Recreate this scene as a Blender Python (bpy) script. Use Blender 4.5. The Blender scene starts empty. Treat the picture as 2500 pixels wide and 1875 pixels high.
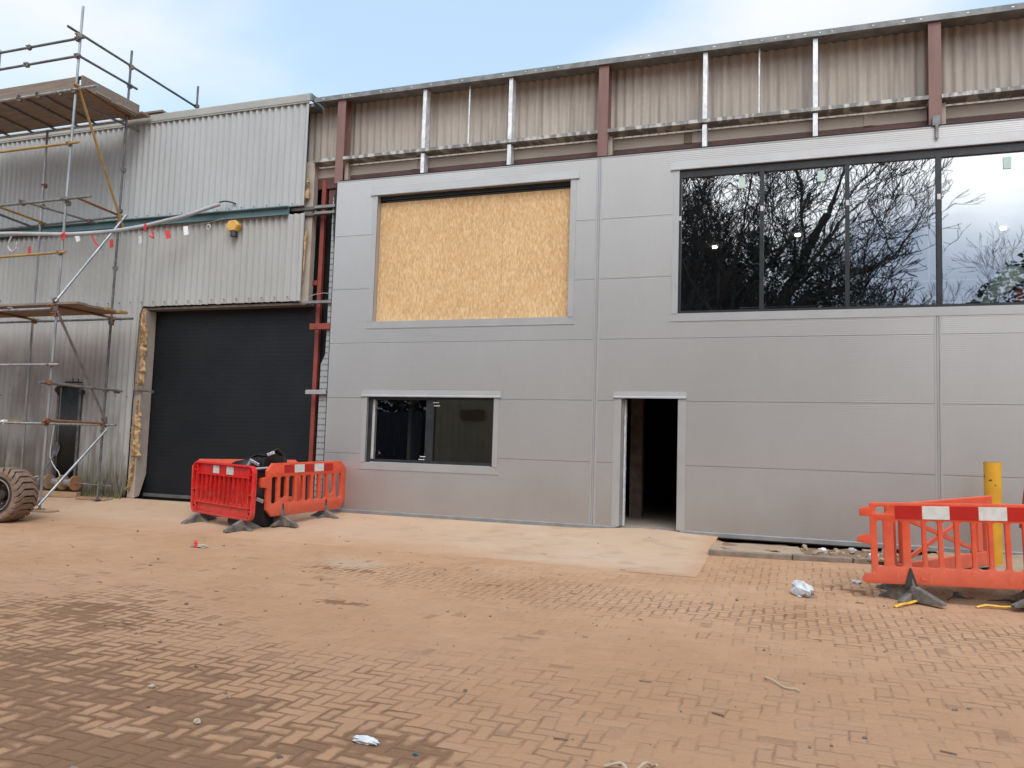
import bpy, bmesh, math, random
from mathutils import Vector, Matrix, noise
R = math.radians
S = bpy.context.scene
C = S.collection
rnd = random.Random(7)

# ------------------------------------------------------------------ camera
cam_d = bpy.data.cameras.new("camera"); cam = bpy.data.objects.new("camera", cam_d); C.objects.link(cam)
cam_d.lens = 28.2; cam_d.sensor_width = 36; cam_d.clip_start = .05; cam_d.clip_end = 900
pan, tilt, roll = R(-19.615), R(4.421), R(1.792)
F_ = Vector((math.sin(pan)*math.cos(tilt), math.cos(pan)*math.cos(tilt), math.sin(tilt)))
R_ = Vector((math.cos(pan), -math.sin(pan), 0)); U_ = R_.cross(F_)
Rr = R_*math.cos(roll) + U_*math.sin(roll); Uu = -R_*math.sin(roll) + U_*math.cos(roll)
m = Matrix((( Rr.x, Uu.x, -F_.x), (Rr.y, Uu.y, -F_.y), (Rr.z, Uu.z, -F_.z))).to_4x4()
m.translation = (3.106, -12.735, 1.216); cam.matrix_world = m
S.camera = cam

# ------------------------------------------------------------------ world, sun, exposure
SUN_EL, SUN_AZ = 52, 150          # azimuth clockwise from +y: high behind the camera, soft through cloud
W = bpy.data.worlds.new("World"); S.world = W; W.use_nodes = True
nt = W.node_tree; nt.nodes.clear(); N = nt.nodes; Lk = nt.links
out = N.new('ShaderNodeOutputWorld'); bg = N.new('ShaderNodeBackground'); bg2 = N.new('ShaderNodeBackground'); mx = N.new('ShaderNodeMixShader')
sky = N.new('ShaderNodeTexSky'); sky.sky_type = 'NISHITA'; sky.sun_disc = False
sky.sun_elevation = R(SUN_EL); sky.sun_rotation = R(SUN_AZ); sky.air_density = 1.2; sky.dust_density = 1.5; sky.ozone_density = 1.0
Lk.new(sky.outputs[0], bg.inputs[0]); bg.inputs[1].default_value = .15
tc = N.new('ShaderNodeTexCoord')
def wmath(op, a, b=None, c=None, clamp=False):
    n = N.new('ShaderNodeMath'); n.operation = op; n.use_clamp = clamp
    for i, v in enumerate((a, b, c)):
        if v is None: continue
        if isinstance(v, (int, float)): n.inputs[i].default_value = v
        else: Lk.new(v, n.inputs[i])
    return n.outputs[0]
def wnoise(scale, detail, dist=0, off=(0,0,0), st=(1,1,1)):
    mp = N.new('ShaderNodeMapping'); mp.inputs['Location'].default_value = off; mp.inputs['Scale'].default_value = st
    Lk.new(tc.outputs['Generated'], mp.inputs[0])
    n = N.new('ShaderNodeTexNoise'); n.inputs['Scale'].default_value = scale; n.inputs['Detail'].default_value = detail
    n.inputs['Distortion'].default_value = dist; n.inputs['Roughness'].default_value = .5
    Lk.new(mp.outputs[0], n.inputs['Vector']); return n.outputs[0]
def wdir(bearing, elev, width):     # soft cloud bank round one direction of the sky
    d = Vector((math.sin(R(bearing))*math.cos(R(elev)), math.cos(R(bearing))*math.cos(R(elev)), math.sin(R(elev))))
    n = N.new('ShaderNodeVectorMath'); n.operation = 'DOT_PRODUCT'; n.inputs[1].default_value = d
    Lk.new(tc.outputs['Generated'], n.inputs[0])
    mr = N.new('ShaderNodeMapRange'); mr.interpolation_type = 'SMOOTHERSTEP'
    mr.inputs[1].default_value = math.cos(R(width)); mr.inputs[2].default_value = 1
    Lk.new(n.outputs['Value'], mr.inputs[0]); return mr.outputs[0]
n1 = wnoise(2.6, 6, .3, (3.1, .4, 0), (1, 1, 1.9))
n2 = wnoise(1.1, 3, 0, (7, 2, 1))
cov = wmath('MULTIPLY_ADD', n1, 1.0, wmath('MULTIPLY', n2, .5))
for b, e, w_, amt in ((-50, 28, 20, .26), (-1, 28, 14, .27), (-24, 30, 10, -.16), (6, 34, 14, .16), (180, 30, 60, .50), (-14, 23, 7, .12)):
    cov = wmath('MULTIPLY_ADD', wdir(b, e, w_), amt, cov)
mr = N.new('ShaderNodeMapRange'); mr.interpolation_type = 'SMOOTHSTEP'; mr.inputs[1].default_value = .80; mr.inputs[2].default_value = 1.32
Lk.new(cov, mr.inputs[0])
fac = wmath('MULTIPLY_ADD', mr.outputs[0], .40, .60)
cr = N.new('ShaderNodeValToRGB'); cr.color_ramp.elements[0].position = .05; cr.color_ramp.elements[0].color = (.70, .93, 1.14, 1)
cr.color_ramp.elements[1].position = .95; cr.color_ramp.elements[1].color = (.98, .98, .99, 1)
Lk.new(wmath('MULTIPLY_ADD', wmath('SUBTRACT', wnoise(5, 5, .2, (1, 5, 2), (1, 1, 1.8)), .5), .35, mr.outputs[0]), cr.inputs[0]); bank = N.new('ShaderNodeMix'); bank.data_type = 'RGBA'; bank.inputs[7].default_value = (.24, .30, .42, 1)      # low slate-blue cloud bank away from the sun
sx = N.new('ShaderNodeSeparateXYZ'); Lk.new(tc.outputs['Generated'], sx.inputs[0])
lowb = N.new('ShaderNodeMapRange'); lowb.interpolation_type = 'SMOOTHSTEP'; lowb.inputs[1].default_value = .285; lowb.inputs[2].default_value = .20
Lk.new(wmath('MULTIPLY_ADD', wnoise(3.2, 4, .2, (2, 2, 5)), -.22, wmath('ADD', sx.outputs[2], .11)), lowb.inputs[0])
bk = wmath('MULTIPLY', lowb.outputs[0], wmath('LESS_THAN', sx.outputs[1], 0.0)); Lk.new(wmath('MULTIPLY', bk, .85), bank.inputs[0]); Lk.new(cr.outputs[0], bank.inputs[6])
Lk.new(bank.outputs[2], bg2.inputs[0]); Lk.new(wmath('MULTIPLY_ADD', wdir(172, 50, 62), 1.35, .77), bg2.inputs[1])
Lk.new(wmath('MAXIMUM', fac, wmath('MULTIPLY', bk, .9)), mx.inputs[0]); Lk.new(bg.outputs[0], mx.inputs[1]); Lk.new(bg2.outputs[0], mx.inputs[2]); Lk.new(mx.outputs[0], out.inputs[0])
sd = bpy.data.lights.new("sun", 'SUN'); so = bpy.data.objects.new("sun", sd); C.objects.link(so)
sd.energy = .8; sd.angle = R(24); sd.color = (1, .95, .87)
sv = Vector((math.sin(R(SUN_AZ))*math.cos(R(SUN_EL)), math.cos(R(SUN_AZ))*math.cos(R(SUN_EL)), math.sin(R(SUN_EL))))
so.rotation_euler = sv.to_track_quat('Z', 'Y').to_euler()
S.view_settings.view_transform = 'Standard'; S.view_settings.look = 'None'; S.view_settings.exposure = 0.43; S.view_settings.gamma = 1

# ------------------------------------------------------------------ material helpers
class NT:
    def __init__(s, name):
        s.m = bpy.data.materials.new(name); s.m.use_nodes = True; s.t = s.m.node_tree; s.n = s.t.nodes; s.l = s.t.links
        s.b = s.n['Principled BSDF']; s.o = s.n['Material Output']
        g = s.n.new('ShaderNodeNewGeometry'); s.pos = g.outputs['Position']; s.nrm = g.outputs['Normal']
        sp = s.n.new('ShaderNodeSeparateXYZ'); s.l.new(s.pos, sp.inputs[0]); s.x, s.y, s.z = sp.outputs
    def put(s, v, sock):
        if isinstance(v, (int, float)): sock.default_value = v
        elif isinstance(v, tuple): sock.default_value = v if len(v) == len(sock.default_value) else (*v, 1)
        else: s.l.new(v, sock)
    def ma(s, op, a, b=None, c=None, clamp=False):
        n = s.n.new('ShaderNodeMath'); n.operation = op; n.use_clamp = clamp
        for i, v in enumerate((a, b, c)):
            if v is not None: s.put(v, n.inputs[i])
        return n.outputs[0]
    def step(s, v, lo, hi, a=0., b=1.):
        n = s.n.new('ShaderNodeMapRange'); n.interpolation_type = 'SMOOTHSTEP'
        for i, q in enumerate((v, lo, hi, a, b)): s.put(q, n.inputs[i])
        return n.outputs[0]
    def mix(s, f, a, b, mode='MIX'):
        n = s.n.new('ShaderNodeMix'); n.data_type = 'RGBA'; n.blend_type = mode
        s.put(f, n.inputs[0]); s.put(a, n.inputs[6]); s.put(b, n.inputs[7]); return n.outputs[2]
    def vec(s, x, y, z):
        n = s.n.new('ShaderNodeCombineXYZ'); s.put(x, n.inputs[0]); s.put(y, n.inputs[1]); s.put(z, n.inputs[2]); return n.outputs[0]
    def mapped(s, st, off=(0,0,0), rot=(0,0,0), obj=False):
        src = s.pos
        if obj: src = s.n.new('ShaderNodeTexCoord').outputs['Object']
        n = s.n.new('ShaderNodeMapping'); n.inputs['Scale'].default_value = st; n.inputs['Location'].default_value = off; n.inputs['Rotation'].default_value = rot
        s.l.new(src, n.inputs[0]); return n.outputs[0]
    def noise(s, scale, detail=3, st=(1,1,1), off=(0,0,0), rough=.55, dist=0, vec=None, obj=False):
        n = s.n.new('ShaderNodeTexNoise'); n.inputs['Scale'].default_value = scale; n.inputs['Detail'].default_value = detail
        n.inputs['Roughness'].default_value = rough; n.inputs['Distortion'].default_value = dist
        s.l.new(vec if vec else s.mapped(st, off, obj=obj), n.inputs['Vector']); return n.outputs[0]
    def white(s, v):
        n = s.n.new('ShaderNodeTexWhiteNoise'); s.l.new(v, n.inputs['Vector']); return n.outputs['Value']
    def bump(s, h, dist, strength=1, normal=None):
        n = s.n.new('ShaderNodeBump'); n.inputs['Strength'].default_value = strength; n.inputs['Distance'].default_value = dist
        s.l.new(h, n.inputs['Height'])
        if normal: s.l.new(normal, n.inputs['Normal'])
        return n.outputs[0]
    def fin(s, col, rough=.6, metal=0, normal=None, spec=.5):
        s.put(col, s.b.inputs['Base Color']); s.put(rough, s.b.inputs['Roughness']); s.put(metal, s.b.inputs['Metallic'])
        s.b.inputs['Specular IOR Level'].default_value = spec
        if normal: s.l.new(normal, s.b.inputs['Normal'])
        return s.m
def simple(name, c1, c2, scale=4, rough=.6, metal=0, bump=0, st=(1,1,1), detail=4, lo=.35, hi=.65, spec=.5, obj=False):
    t = NT(name); n = t.noise(scale, detail, st, obj=obj); f = t.step(n, lo, hi)
    return t.fin(t.mix(f, c1, c2), rough, metal, t.bump(n, bump) if bump else None, spec)

def rib_bump(t, pitch, depth):
    w = t.ma('SINE', t.ma('MULTIPLY', t.z, 2*math.pi/pitch)); return t.bump(w, depth)

M = {}
# silver grey micro-rib composite panel
t = NT('silver_cladding'); big = t.noise(.35, 3, (1, 1, .6)); fine = t.noise(14, 3, (1, 1, .25)); dirt = t.step(t.ma('ADD', t.z, t.ma('MULTIPLY', t.noise(1.2, 4), 1.4)), .4, 1.9, 1, 0)
col = t.mix(t.step(big, .3, .7), (.48, .47, .455), (.54, .53, .515)); col = t.mix(t.ma('MULTIPLY', t.step(fine, .45, .75), .07), col, (.36, .34, .33))
bay = t.white(t.vec(t.ma('FLOOR', t.ma('DIVIDE', t.x, 5.0)), 0, t.ma('FLOOR', t.z))); col = t.mix(t.ma('MULTIPLY', bay, .16), col, (.36, .355, .35))
col = t.mix(t.ma('MULTIPLY', dirt, .42), col, (.33, .265, .225)); smear = t.step(t.noise(2.4, 5, (1, 1, .35), off=(3, 0, 8)), .60, .74); col = t.mix(t.ma('MULTIPLY', smear, .09), col, (.62, .61, .60))
spl = t.ma('MULTIPLY', t.step(t.noise(34, 3), .62, .70), t.step(t.z, .75, .1)); col = t.mix(t.ma('MULTIPLY', spl, .4), col, (.34, .24, .18))
M['clad'] = t.fin(col, .36, .55, rib_bump(t, .03, .0003), .4)
M['trim'] = simple('silver_trim', (.43, .425, .42), (.46, .455, .45), 2, .42, .42)
M['trim_dark'] = simple('base_flashing_grey', (.20, .20, .20), (.26, .255, .25), 3, .5, .1)
M['frame'] = simple('anthracite_frame', (.018, .021, .024), (.028, .031, .034), 5, .35, spec=.5)
M['black'] = simple('black_rubber_gap', (.006, .006, .007), (.012, .012, .012), 5, .7)
# corrugated sheets
def sheet_mat(name, a, b, green, streak=.35, mossz=None):
    t = NT(name); n = t.noise(.8, 5, (1, 1, .5)); st = t.noise(9, 4, (1, 1, .06)); fl = t.noise(60, 2)
    c = t.mix(t.step(n, .3, .7), a, b); c = t.mix(t.ma('MULTIPLY', t.step(st, .48, .72), streak), c, tuple(v*.55 for v in a))
    c = t.mix(t.ma('MULTIPLY', t.step(fl, .55, .7), .12), c, (.08, .08, .07))
    if mossz:
        mz = t.ma('MULTIPLY_ADD', t.ma('SUBTRACT', t.noise(5, 5, (1, 1, .12)), .5), -2.3, t.z)
        c = t.mix(t.step(mz, .15, 1.15, .92, 0), c, green)
        c = t.mix(t.ma('MULTIPLY', t.step(t.ma('MULTIPLY_ADD', t.ma('SUBTRACT', t.noise(12, 5, (1, 1, .1)), .5), -1.9, t.z), .0, .65, 1, 0), t.step(t.noise(30, 3, (1, 1, .15)), .42, .6)), c, (.035, .040, .022))
        px = t.step(t.ma('ADD', t.x, t.ma('MULTIPLY', t.noise(1.1, 4), 2)), -8.6, -9.4)   # older brown film on far bays, plus painted-in shade below the scaffold platform
        film_shade_band = t.ma('MULTIPLY', t.step(t.z, 3.3, 2.5), t.ma('MULTIPLY', t.step(t.noise(1.5, 4, (1, 1, .4)), .35, .6), px)); c = t.mix(t.ma('MULTIPLY', film_shade_band, .62), c, (.21, .175, .16))
    return t.fin(c, .75, 0, t.bump(t.noise(90, 2), .002), .3)
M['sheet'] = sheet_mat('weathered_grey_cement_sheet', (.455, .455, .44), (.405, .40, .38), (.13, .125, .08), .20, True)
M['sheet_top'] = sheet_mat('weathered_grey_cement_sheet_upper', (.49, .50, .495), (.44, .45, .445), (.2, .2, .15), .12)
M['sheet_tan'] = sheet_mat('tan_cement_sheet', (.50, .44, .38), (.43, .375, .325), (.2, .2, .15), .62)
M['flash'] = simple('sage_grey_flashing', (.42, .42, .38), (.36, .36, .33), 2, .55)
M['teal'] = simple('teal_painted_steel', (.085, .155, .165), (.115, .19, .195), 3, .45)
M['brown_steel'] = simple('brown_oxide_column', (.19, .098, .083), (.235, .13, .11), 2.5, .6, st=(1,1,.3))
M['dark_red'] = simple('dark_red_oxide_beam', (.10, .036, .034), (.14, .055, .05), 3, .6)
M['red_oxide'] = simple('red_oxide_post', (.21, .038, .027), (.27, .055, .038), 4, .55)
M['beige_steel'] = simple('beige_primed_steel', (.37, .31, .255), (.44, .375, .31), 2, .6, st=(.5,1,1))
M['galv'] = simple('galvanised_steel', (.62, .64, .65), (.86, .87, .87), 14, .45, .35, st=(1,1,.6))
t = NT('galvanised_rail_mottled'); n = t.noise(3.2, 4, (2.2, 1, 1)); M['galv_rail'] = t.fin(t.mix(t.step(n, .46, .60), (.19, .185, .175), (.50, .49, .46)), .5, .25)
M['channel'] = simple('dark_grey_channel', (.15, .155, .155), (.24, .245, .24), 5, .5, .2)
t = NT('perforated_panel_edge'); row = t.ma('FRACT', t.ma('MULTIPLY', t.z, 9)); n = t.noise(70, 2)
M['perf'] = t.fin(t.mix(t.ma('MULTIPLY', t.step(t.ma('ABSOLUTE', t.ma('SUBTRACT', row, .5)), .16, .1), t.step(n, .42, .5)), (.36, .37, .37), (.13, .135, .14)), .55, .2)
# roller shutter
t = NT('charcoal_roller_slats'); w = t.ma('SINE', t.ma('MULTIPLY', t.z, 2*math.pi/.08)); n = t.noise(1.2, 3)
M['shutter'] = t.fin(t.mix(t.step(n, .3, .7), (.006, .008, .011), (.010, .012, .014)), .55, 0, t.bump(w, .0003), .3)
M['steel_bar'] = simple('grey_bottom_bar', (.09, .09, .085), (.13, .125, .12), 4, .5, .1)
# OSB
t = NT('oriented_strand_board')
def strands(t, rot, off, sc):
    mp = t.mapped((sc[0], 1, sc[1]), off, (0, R(rot), 0)); v = t.n.new('ShaderNodeTexVoronoi'); v.inputs['Scale'].default_value = 1; v.inputs['Randomness'].default_value = 1
    t.l.new(mp, v.inputs['Vector']); return v
wob = t.noise(5, 3)
c = t.mix(t.step(t.noise(.9, 2), .3, .7), (.68, .43, .205), (.75, .50, .25))
for rot, off, sc, lt in ((25, (0,0,0), (46, 15), 1), (-35, (4,0,3), (42, 15), 0), (80, (8,0,1), (42, 16), 1), (5, (2,0,9), (56, 18), 0), (60, (5,0,7), (38, 12), 1)):
    v = strands(t, rot, off, sc); s_ = t.ma('FRACT', t.ma('MULTIPLY', v.outputs['Color'] if False else t.white(v.outputs['Position']), 1)); 
    c = t.mix(t.ma('MULTIPLY', t.step(s_, .72, .9), .42), c, (.84, .63, .38) if lt else (.52, .29, .13))
    edge = t.step(v.outputs['Distance'], .42, .6); c = t.mix(t.ma('MULTIPLY', edge, .07), c, (.40, .22, .09))
c = t.mix(t.ma('MULTIPLY', t.step(t.noise(26, 3, (1,1,.5)), .62, .7), .35), c, (.36, .19, .08))
M['osb'] = t.fin(c, .7, 0, t.bump(t.noise(60, 3), .002), .3)
# glass: part mirror, part see-through
def glass(name, refl, tint, wob=.0006):
    t = NT(name); g = t.n.new('ShaderNodeBsdfGlossy'); g.inputs['Roughness'].default_value = .012; g.inputs['Color'].default_value = (.93, .97, 1, 1)
    tr = t.n.new('ShaderNodeBsdfTransparent'); tr.inputs['Color'].default_value = (*tint, 1)
    fr = t.n.new('ShaderNodeFresnel'); fr.inputs['IOR'].default_value = 1.5
    f = t.ma('ADD', refl, fr.outputs[0], clamp=True); mx = t.n.new('ShaderNodeMixShader')
    b = t.bump(t.noise(1.3, 2), wob); t.l.new(b, g.inputs['Normal'])
    t.l.new(f, mx.inputs[0]); t.l.new(tr.outputs[0], mx.inputs[1]); t.l.new(g.outputs[0], mx.inputs[2]); t.l.new(mx.outputs[0], t.o.inputs['Surface']); return t.m
M['glass_up'] = glass('solar_glass', .40, (.74, .78, .76), .0015)
M['glass_low'] = glass('window_glass', .11, (.75, .78, .76))
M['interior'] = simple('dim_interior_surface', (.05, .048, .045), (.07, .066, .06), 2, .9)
M['interior_floor'] = simple('dusty_concrete_floor', (.30, .25, .21), (.36, .30, .25), 2, .85)
M['plaster'] = simple('pale_interior_column', (.42, .40, .38), (.48, .46, .43), 2, .8)
# ground
def dust_mat(name, kind):
    t = NT(name)
    wx = t.ma('MULTIPLY', t.ma('SUBTRACT', t.noise(1.7, 2), .5), .10); wy = t.ma('MULTIPLY', t.ma('SUBTRACT', t.noise(1.7, 2, off=(9,4,1)), .5), .10)
    jx = t.ma('MULTIPLY', t.ma('SUBTRACT', t.noise(22, 2), .5), .022)
    u = t.ma('MULTIPLY', t.ma('ADD', t.x, t.ma('ADD', wx, jx)), 10); v = t.ma('MULTIPLY', t.ma('ADD', t.y, t.ma('ADD', wy, jx)), 10)
    i = t.ma('FLOOR', u); j = t.ma('FLOOR', v); fx = t.ma('FRACT', u); fy = t.ma('FRACT', v)
    k = t.ma('FLOORED_MODULO', t.ma('ADD', t.ma('SUBTRACT', i, j), .01), 4.0)
    isV = t.ma('GREATER_THAN', k, 1.5); k1 = t.ma('MULTIPLY', t.ma('GREATER_THAN', k, .5), t.ma('SUBTRACT', 1, isV)); k3 = t.ma('GREATER_THAN', k, 2.5)
    def lerp(f, a, b): return t.ma('ADD', t.ma('MULTIPLY', a, t.ma('SUBTRACT', 1, f)), t.ma('MULTIPLY', b, f))
    ix = t.ma('SUBTRACT', 1, fx); iy = t.ma('SUBTRACT', 1, fy)
    endH = lerp(k1, fx, ix); dH = t.ma('MINIMUM', t.ma('MINIMUM', fy, iy), endH)
    endV = lerp(k3, iy, fy); dV = t.ma('MINIMUM', t.ma('MINIMUM', fx, ix), endV)
    d = lerp(isV, dH, dV)
    k2 = t.ma('SUBTRACT', isV, k3)
    rid = t.white(t.vec(t.ma('SUBTRACT', i, k1), t.ma('SUBTRACT', j, k2), t.ma('MULTIPLY', isV, 5)))
    def ell(cx, cy, rx, ry, rot=0):
        a = R(rot); dx = t.ma('SUBTRACT', t.x, cx); dy = t.ma('SUBTRACT', t.y, cy)
        p = t.ma('DIVIDE', t.ma('ADD', t.ma('MULTIPLY', dx, math.cos(a)), t.ma('MULTIPLY', dy, math.sin(a))), rx)
        q = t.ma('DIVIDE', t.ma('SUBTRACT', t.ma('MULTIPLY', dy, math.cos(a)), t.ma('MULTIPLY', dx, math.sin(a))), ry)
        return t.ma('SUBTRACT', 1, t.ma('SQRT', t.ma('ADD', t.ma('MULTIPLY', p, p), t.ma('MULTIPLY', q, q))), clamp=True)
    big = t.noise(.55, 4, off=(2,7,0)); med = t.noise(2.3, 5, off=(5,1,0)); tiny = t.noise(38, 4); streak = t.noise(3.0, 4, (.5, 1.6, 1)); grit = t.noise(160, 2)
    # --- dust colour
    base = t.mix(t.step(big, .32, .68), DUST[0], DUST[1])
    base = t.mix(t.ma('MULTIPLY', t.step(med, .5, .75), .45), base, DUST[2])
    base = t.mix(t.ma('MULTIPLY', t.step(streak, .55, .8), .3), base, (.50, .385, .285))
    base = t.mix(t.ma('MULTIPLY', t.step(tiny, .58, .78), .25), base, (.24, .15, .10))
    base = t.mix(t.ma('MULTIPLY', t.step(grit, .62, .72), .22), base, (.17, .12, .09))
    if kind == 'brick':
        base = t.mix(t.ma('MULTIPLY', t.step(t.ma('MULTIPLY_ADD', t.ma('SUBTRACT', med, .5), 3, t.y), -4.0, -8.0), .50), base, (.365, .19, .102))
        base = t.mix(t.ma('MULTIPLY', rid, .16), base, (.27, .165, .11))
        vis = t.noise(1.15, 5, (.55, 1.3, 1), off=(4, 3, 0), rough=.6)
        vis = t.ma('ADD', vis, t.step(t.y, -5.2, -8.5, 0, .10))
        for e, a in ((ell(1.6, -4.35, 4.6, .95, -3), .62), (ell(-1.7, -4.0, 1.5, .6), .5), (ell(4.4, -4.6, 2.4, 1.9), .45), (ell(3.4, -2.2, 2.2, 1.4), .35), (ell(-.6, -8.8, 3.4, 2.3), .42), (ell(4.5, -9, 3.5, 3), .10), (ell(-3.2, -6.2, 2.2, 1.2), .30), (ell(-6, -3.2, 5.5, 1.6), -.6), (ell(.2, -6.3, 2.6, 1.1), -.25)):
            vis = t.ma('MULTIPLY_ADD', e, a, vis)
        vis = t.ma('MULTIPLY_ADD', t.ma('SUBTRACT', t.noise(3.1, 4, (.7, 1.3, 1), off=(6, 2, 1)), .5), .75, vis); vis = t.ma('MULTIPLY_ADD', t.ma('SUBTRACT', rid, .5), .26, vis)
        vis = t.step(vis, .50, .90)
        jv = t.ma('MULTIPLY', t.step(d, .01, t.ma('MULTIPLY_ADD', t.noise(4.5, 3, off=(1,9,0)), .26, .03), 1, 0), t.ma('MULTIPLY_ADD', vis, .85, t.ma('MULTIPLY', t.step(t.noise(6, 4, (.5, 1.3, 1), off=(3,1,0)), .52, .62), .42)), clamp=True)
        base = t.mix(t.ma('MULTIPLY', jv, .62), base, (.22, .118, .07))
        hole = t.ma('MULTIPLY', t.ma('GREATER_THAN', rid, .955), t.step(t.noise(1.3, 3, off=(7, 7, 0)), .46, .6)); base = t.mix(t.ma('MULTIPLY', t.ma('MULTIPLY', hole, t.step(d, .0, .3)), .5), base, (.22, .13, .085))
        # --- damp mud lying in the low spots between blocks
        wet = t.ma('MULTIPLY', t.noise(2.6, 5, (1, 1.5, 1), off=(1, 2, 0), rough=.62), .78)
        wet = t.ma('ADD', wet, t.ma('MULTIPLY', t.step(d, .0, .42, 1, 0), .17)); wet = t.ma('MULTIPLY_ADD', rid, .26, wet)
        for e, a in ((ell(-1.2, -9.1, 4.0, 2.4, 0), .50), (ell(-3.6, -8.2, 2.6, 1.6), .2), (ell(-2.9, -6.9, 1.7, 1.0), .42), (ell(1.1, -8.85, .55, .28), .55), (ell(.45, -9.5, 1.2, .6), .42), (ell(-1.1, -5.75, .5, .17), .62), (ell(.0, -4.2, .6, .2), .40), (ell(-2.0, -4.15, 1.2, .22), .46), (ell(2.4, -4.5, 1.8, .42), .26), (ell(3.35, -5.2, .4, .25), .42), (ell(3.9, -2.8, 1.0, .55), .42), (ell(4.6, -4.3, 1.6, .7), .18)):
            wet = t.ma('MULTIPLY_ADD', e, a, wet)
        wf = t.step(wet, .86, 1.06)
        base = t.mix(t.ma('MULTIPLY', wf, .92), base, (.215, .115, .064))
        base = t.mix(t.ma('MULTIPLY', t.step(t.ma('ADD', ell(-2.1, -3.75, .75, .42), t.ma('MULTIPLY', med, .3)), .5, .8), .35), base, (.42, .36, .29))
        h = t.ma('MULTIPLY', t.step(d, .0, .2), t.ma('MULTIPLY_ADD', vis, .8, .15)); nb = t.bump(h, .009); nb = t.bump(t.noise(45, 4), .005, normal=nb); nb = t.bump(t.noise(5, 4), .03, .6, normal=nb)
        return t.fin(base, t.step(wf, 0, 1, .92, .85), 0, nb, .12)
    if kind == 'slab':
        base0 = base; base = t.mix(.42, base, (.56, .44, .33)); base = t.mix(t.ma('MULTIPLY', t.step(t.noise(1.6, 5, (1, 1.6, 1), off=(3,3,0)), .52, .72), .35), base, (.52, .43, .35)); base = t.mix(t.ma('MULTIPLY', t.step(t.noise(2.2, 5, (1, 1.4, 1), off=(8,3,0)), .5, .68), .5), base, (.37, .25, .17))
        far = t.step(t.ma('ADD', t.x, t.ma('MULTIPLY', big, 2.5)), .8, -2.5); base = t.mix(t.ma('MULTIPLY', far, .35), base, DUST[1])
        edge = t.ma('MULTIPLY', t.step(t.ma('ADD', t.y, t.ma('MULTIPLY', t.noise(1.3, 4), .5)), -2.35, -1.3), 1.0)
        fade = t.ma('MULTIPLY', t.step(t.x, .6, -2.2), t.ma('SUBTRACT', 1, edge)); base = t.mix(fade, base, base0)
        rim = t.ma('MAXIMUM', t.step(t.ma('MULTIPLY_ADD', t.noise(3, 4), .5, t.x), 1.95, 2.25), t.step(t.ma('MULTIPLY_ADD', t.noise(2.4, 4, off=(5,5,0)), -.5, t.y), -2.75, -3.0)); base = t.mix(t.ma('MULTIPLY', rim, .7), base, base0)
        return t.fin(base, .85, 0, t.bump(t.noise(30, 4), .004), .3)
    if kind == 'soil':
        base = t.mix(.75, base, (.16, .11, .075)); return t.fin(base, .95, 0, t.bump(t.noise(20, 5), .03), .2)
DUST = [(.448, .252, .140), (.50, .298, .178), (.38, .202, .110)]
M['ground'] = dust_mat('dusty_block_paving', 'brick')
M['slab'] = dust_mat('dusty_concrete', 'slab')
M['soil'] = dust_mat('dark_soil', 'soil')
M['kerb'] = simple('grey_kerb_concrete', (.17, .13, .10), (.26, .20, .15), 6, .85, bump=.004)
M['kerb_top'] = simple('dusty_concrete_top', (.33, .225, .15), (.39, .28, .19), 5, .85, bump=.004)
# plastics, scaffolding
def plastic(name, a, b):
    t = NT(name); c = t.mix(t.step(t.noise(5, 4), .35, .65), a, b); dn = t.noise(16, 5)
    c = t.mix(t.ma('MULTIPLY', t.step(t.ma('ADD', t.ma('MULTIPLY_ADD', t.z, -.55, .42), dn), .62, .95), .22), c, (.36, .23, .16))      # dried mud, heavier low down
    c = t.mix(t.ma('MULTIPLY', t.step(t.noise(55, 3, (1, 1, .3)), .62, .72), .30), c, (.78, .38, .27))     # pale scuffs
    return t.fin(c, .5, 0, t.bump(t.noise(25, 3), .001))
M['orange'] = plastic('orange_barrier_plastic', (.72, .088, .032), (.64, .072, .028)); M['red'] = plastic('red_barrier_plastic', (.70, .012, .010), (.56, .010, .009))
M['refl_red'] = simple('red_reflective_patch', (.47, .016, .010), (.42, .014, .01), 8, .35)
M['refl_white'] = simple('white_reflective_patch', (.66, .65, .60), (.58, .57, .53), 12, .4)
M['foot'] = simple('dusty_black_rubber', (.10, .09, .08), (.21, .18, .15), 9, .85, bump=.003)
M['foot_dark'] = simple('black_rubber', (.02, .02, .02), (.045, .042, .038), 9, .7)
M['tube'] = simple('scaffold_tube_galvanised', (.30, .305, .31), (.44, .44, .43), 11, .38, .6, st=(1,1,.2))
M['tube_dull'] = simple('scaffold_tube_dull', (.17, .155, .14), (.26, .24, .22), 9, .6, .3)
M['tube_dark'] = simple('scaffold_tube_dark', (.10, .10, .105), (.18, .175, .17), 9, .5, .3)
M['tube_yellow'] = simple('scaffold_tube_yellow', (.42, .26, .07), (.33, .20, .07), 7, .6, .1)
M['tube_rust'] = simple('scaffold_tube_rust', (.30, .13, .045), (.22, .10, .04), 7, .75)
M['coupler'] = simple('coupler_steel', (.15, .125, .10), (.26, .22, .18), 20, .6, .4)
M['coupler_rust'] = simple('coupler_rusty', (.24, .085, .035), (.16, .07, .035), 20, .75, .1)
t = NT('scaffold_board_wood'); n = t.noise(5, 4, (.35, 5, 5)); M['board'] = t.fin(t.mix(t.step(n, .35, .65), (.27, .20, .15), (.20, .155, .12)), .8, 0, t.bump(n, .002))
M['board_pale'] = simple('pale_board_end', (.50, .42, .30), (.40, .32, .23), 6, .8)
M['conduit'] = simple('grey_conduit', (.36, .36, .375), (.42, .42, .43), 5, .5)
M['yellow'] = simple('yellow_bollard_paint', (.72, .37, .02), (.62, .30, .018), 4, .5)
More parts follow.
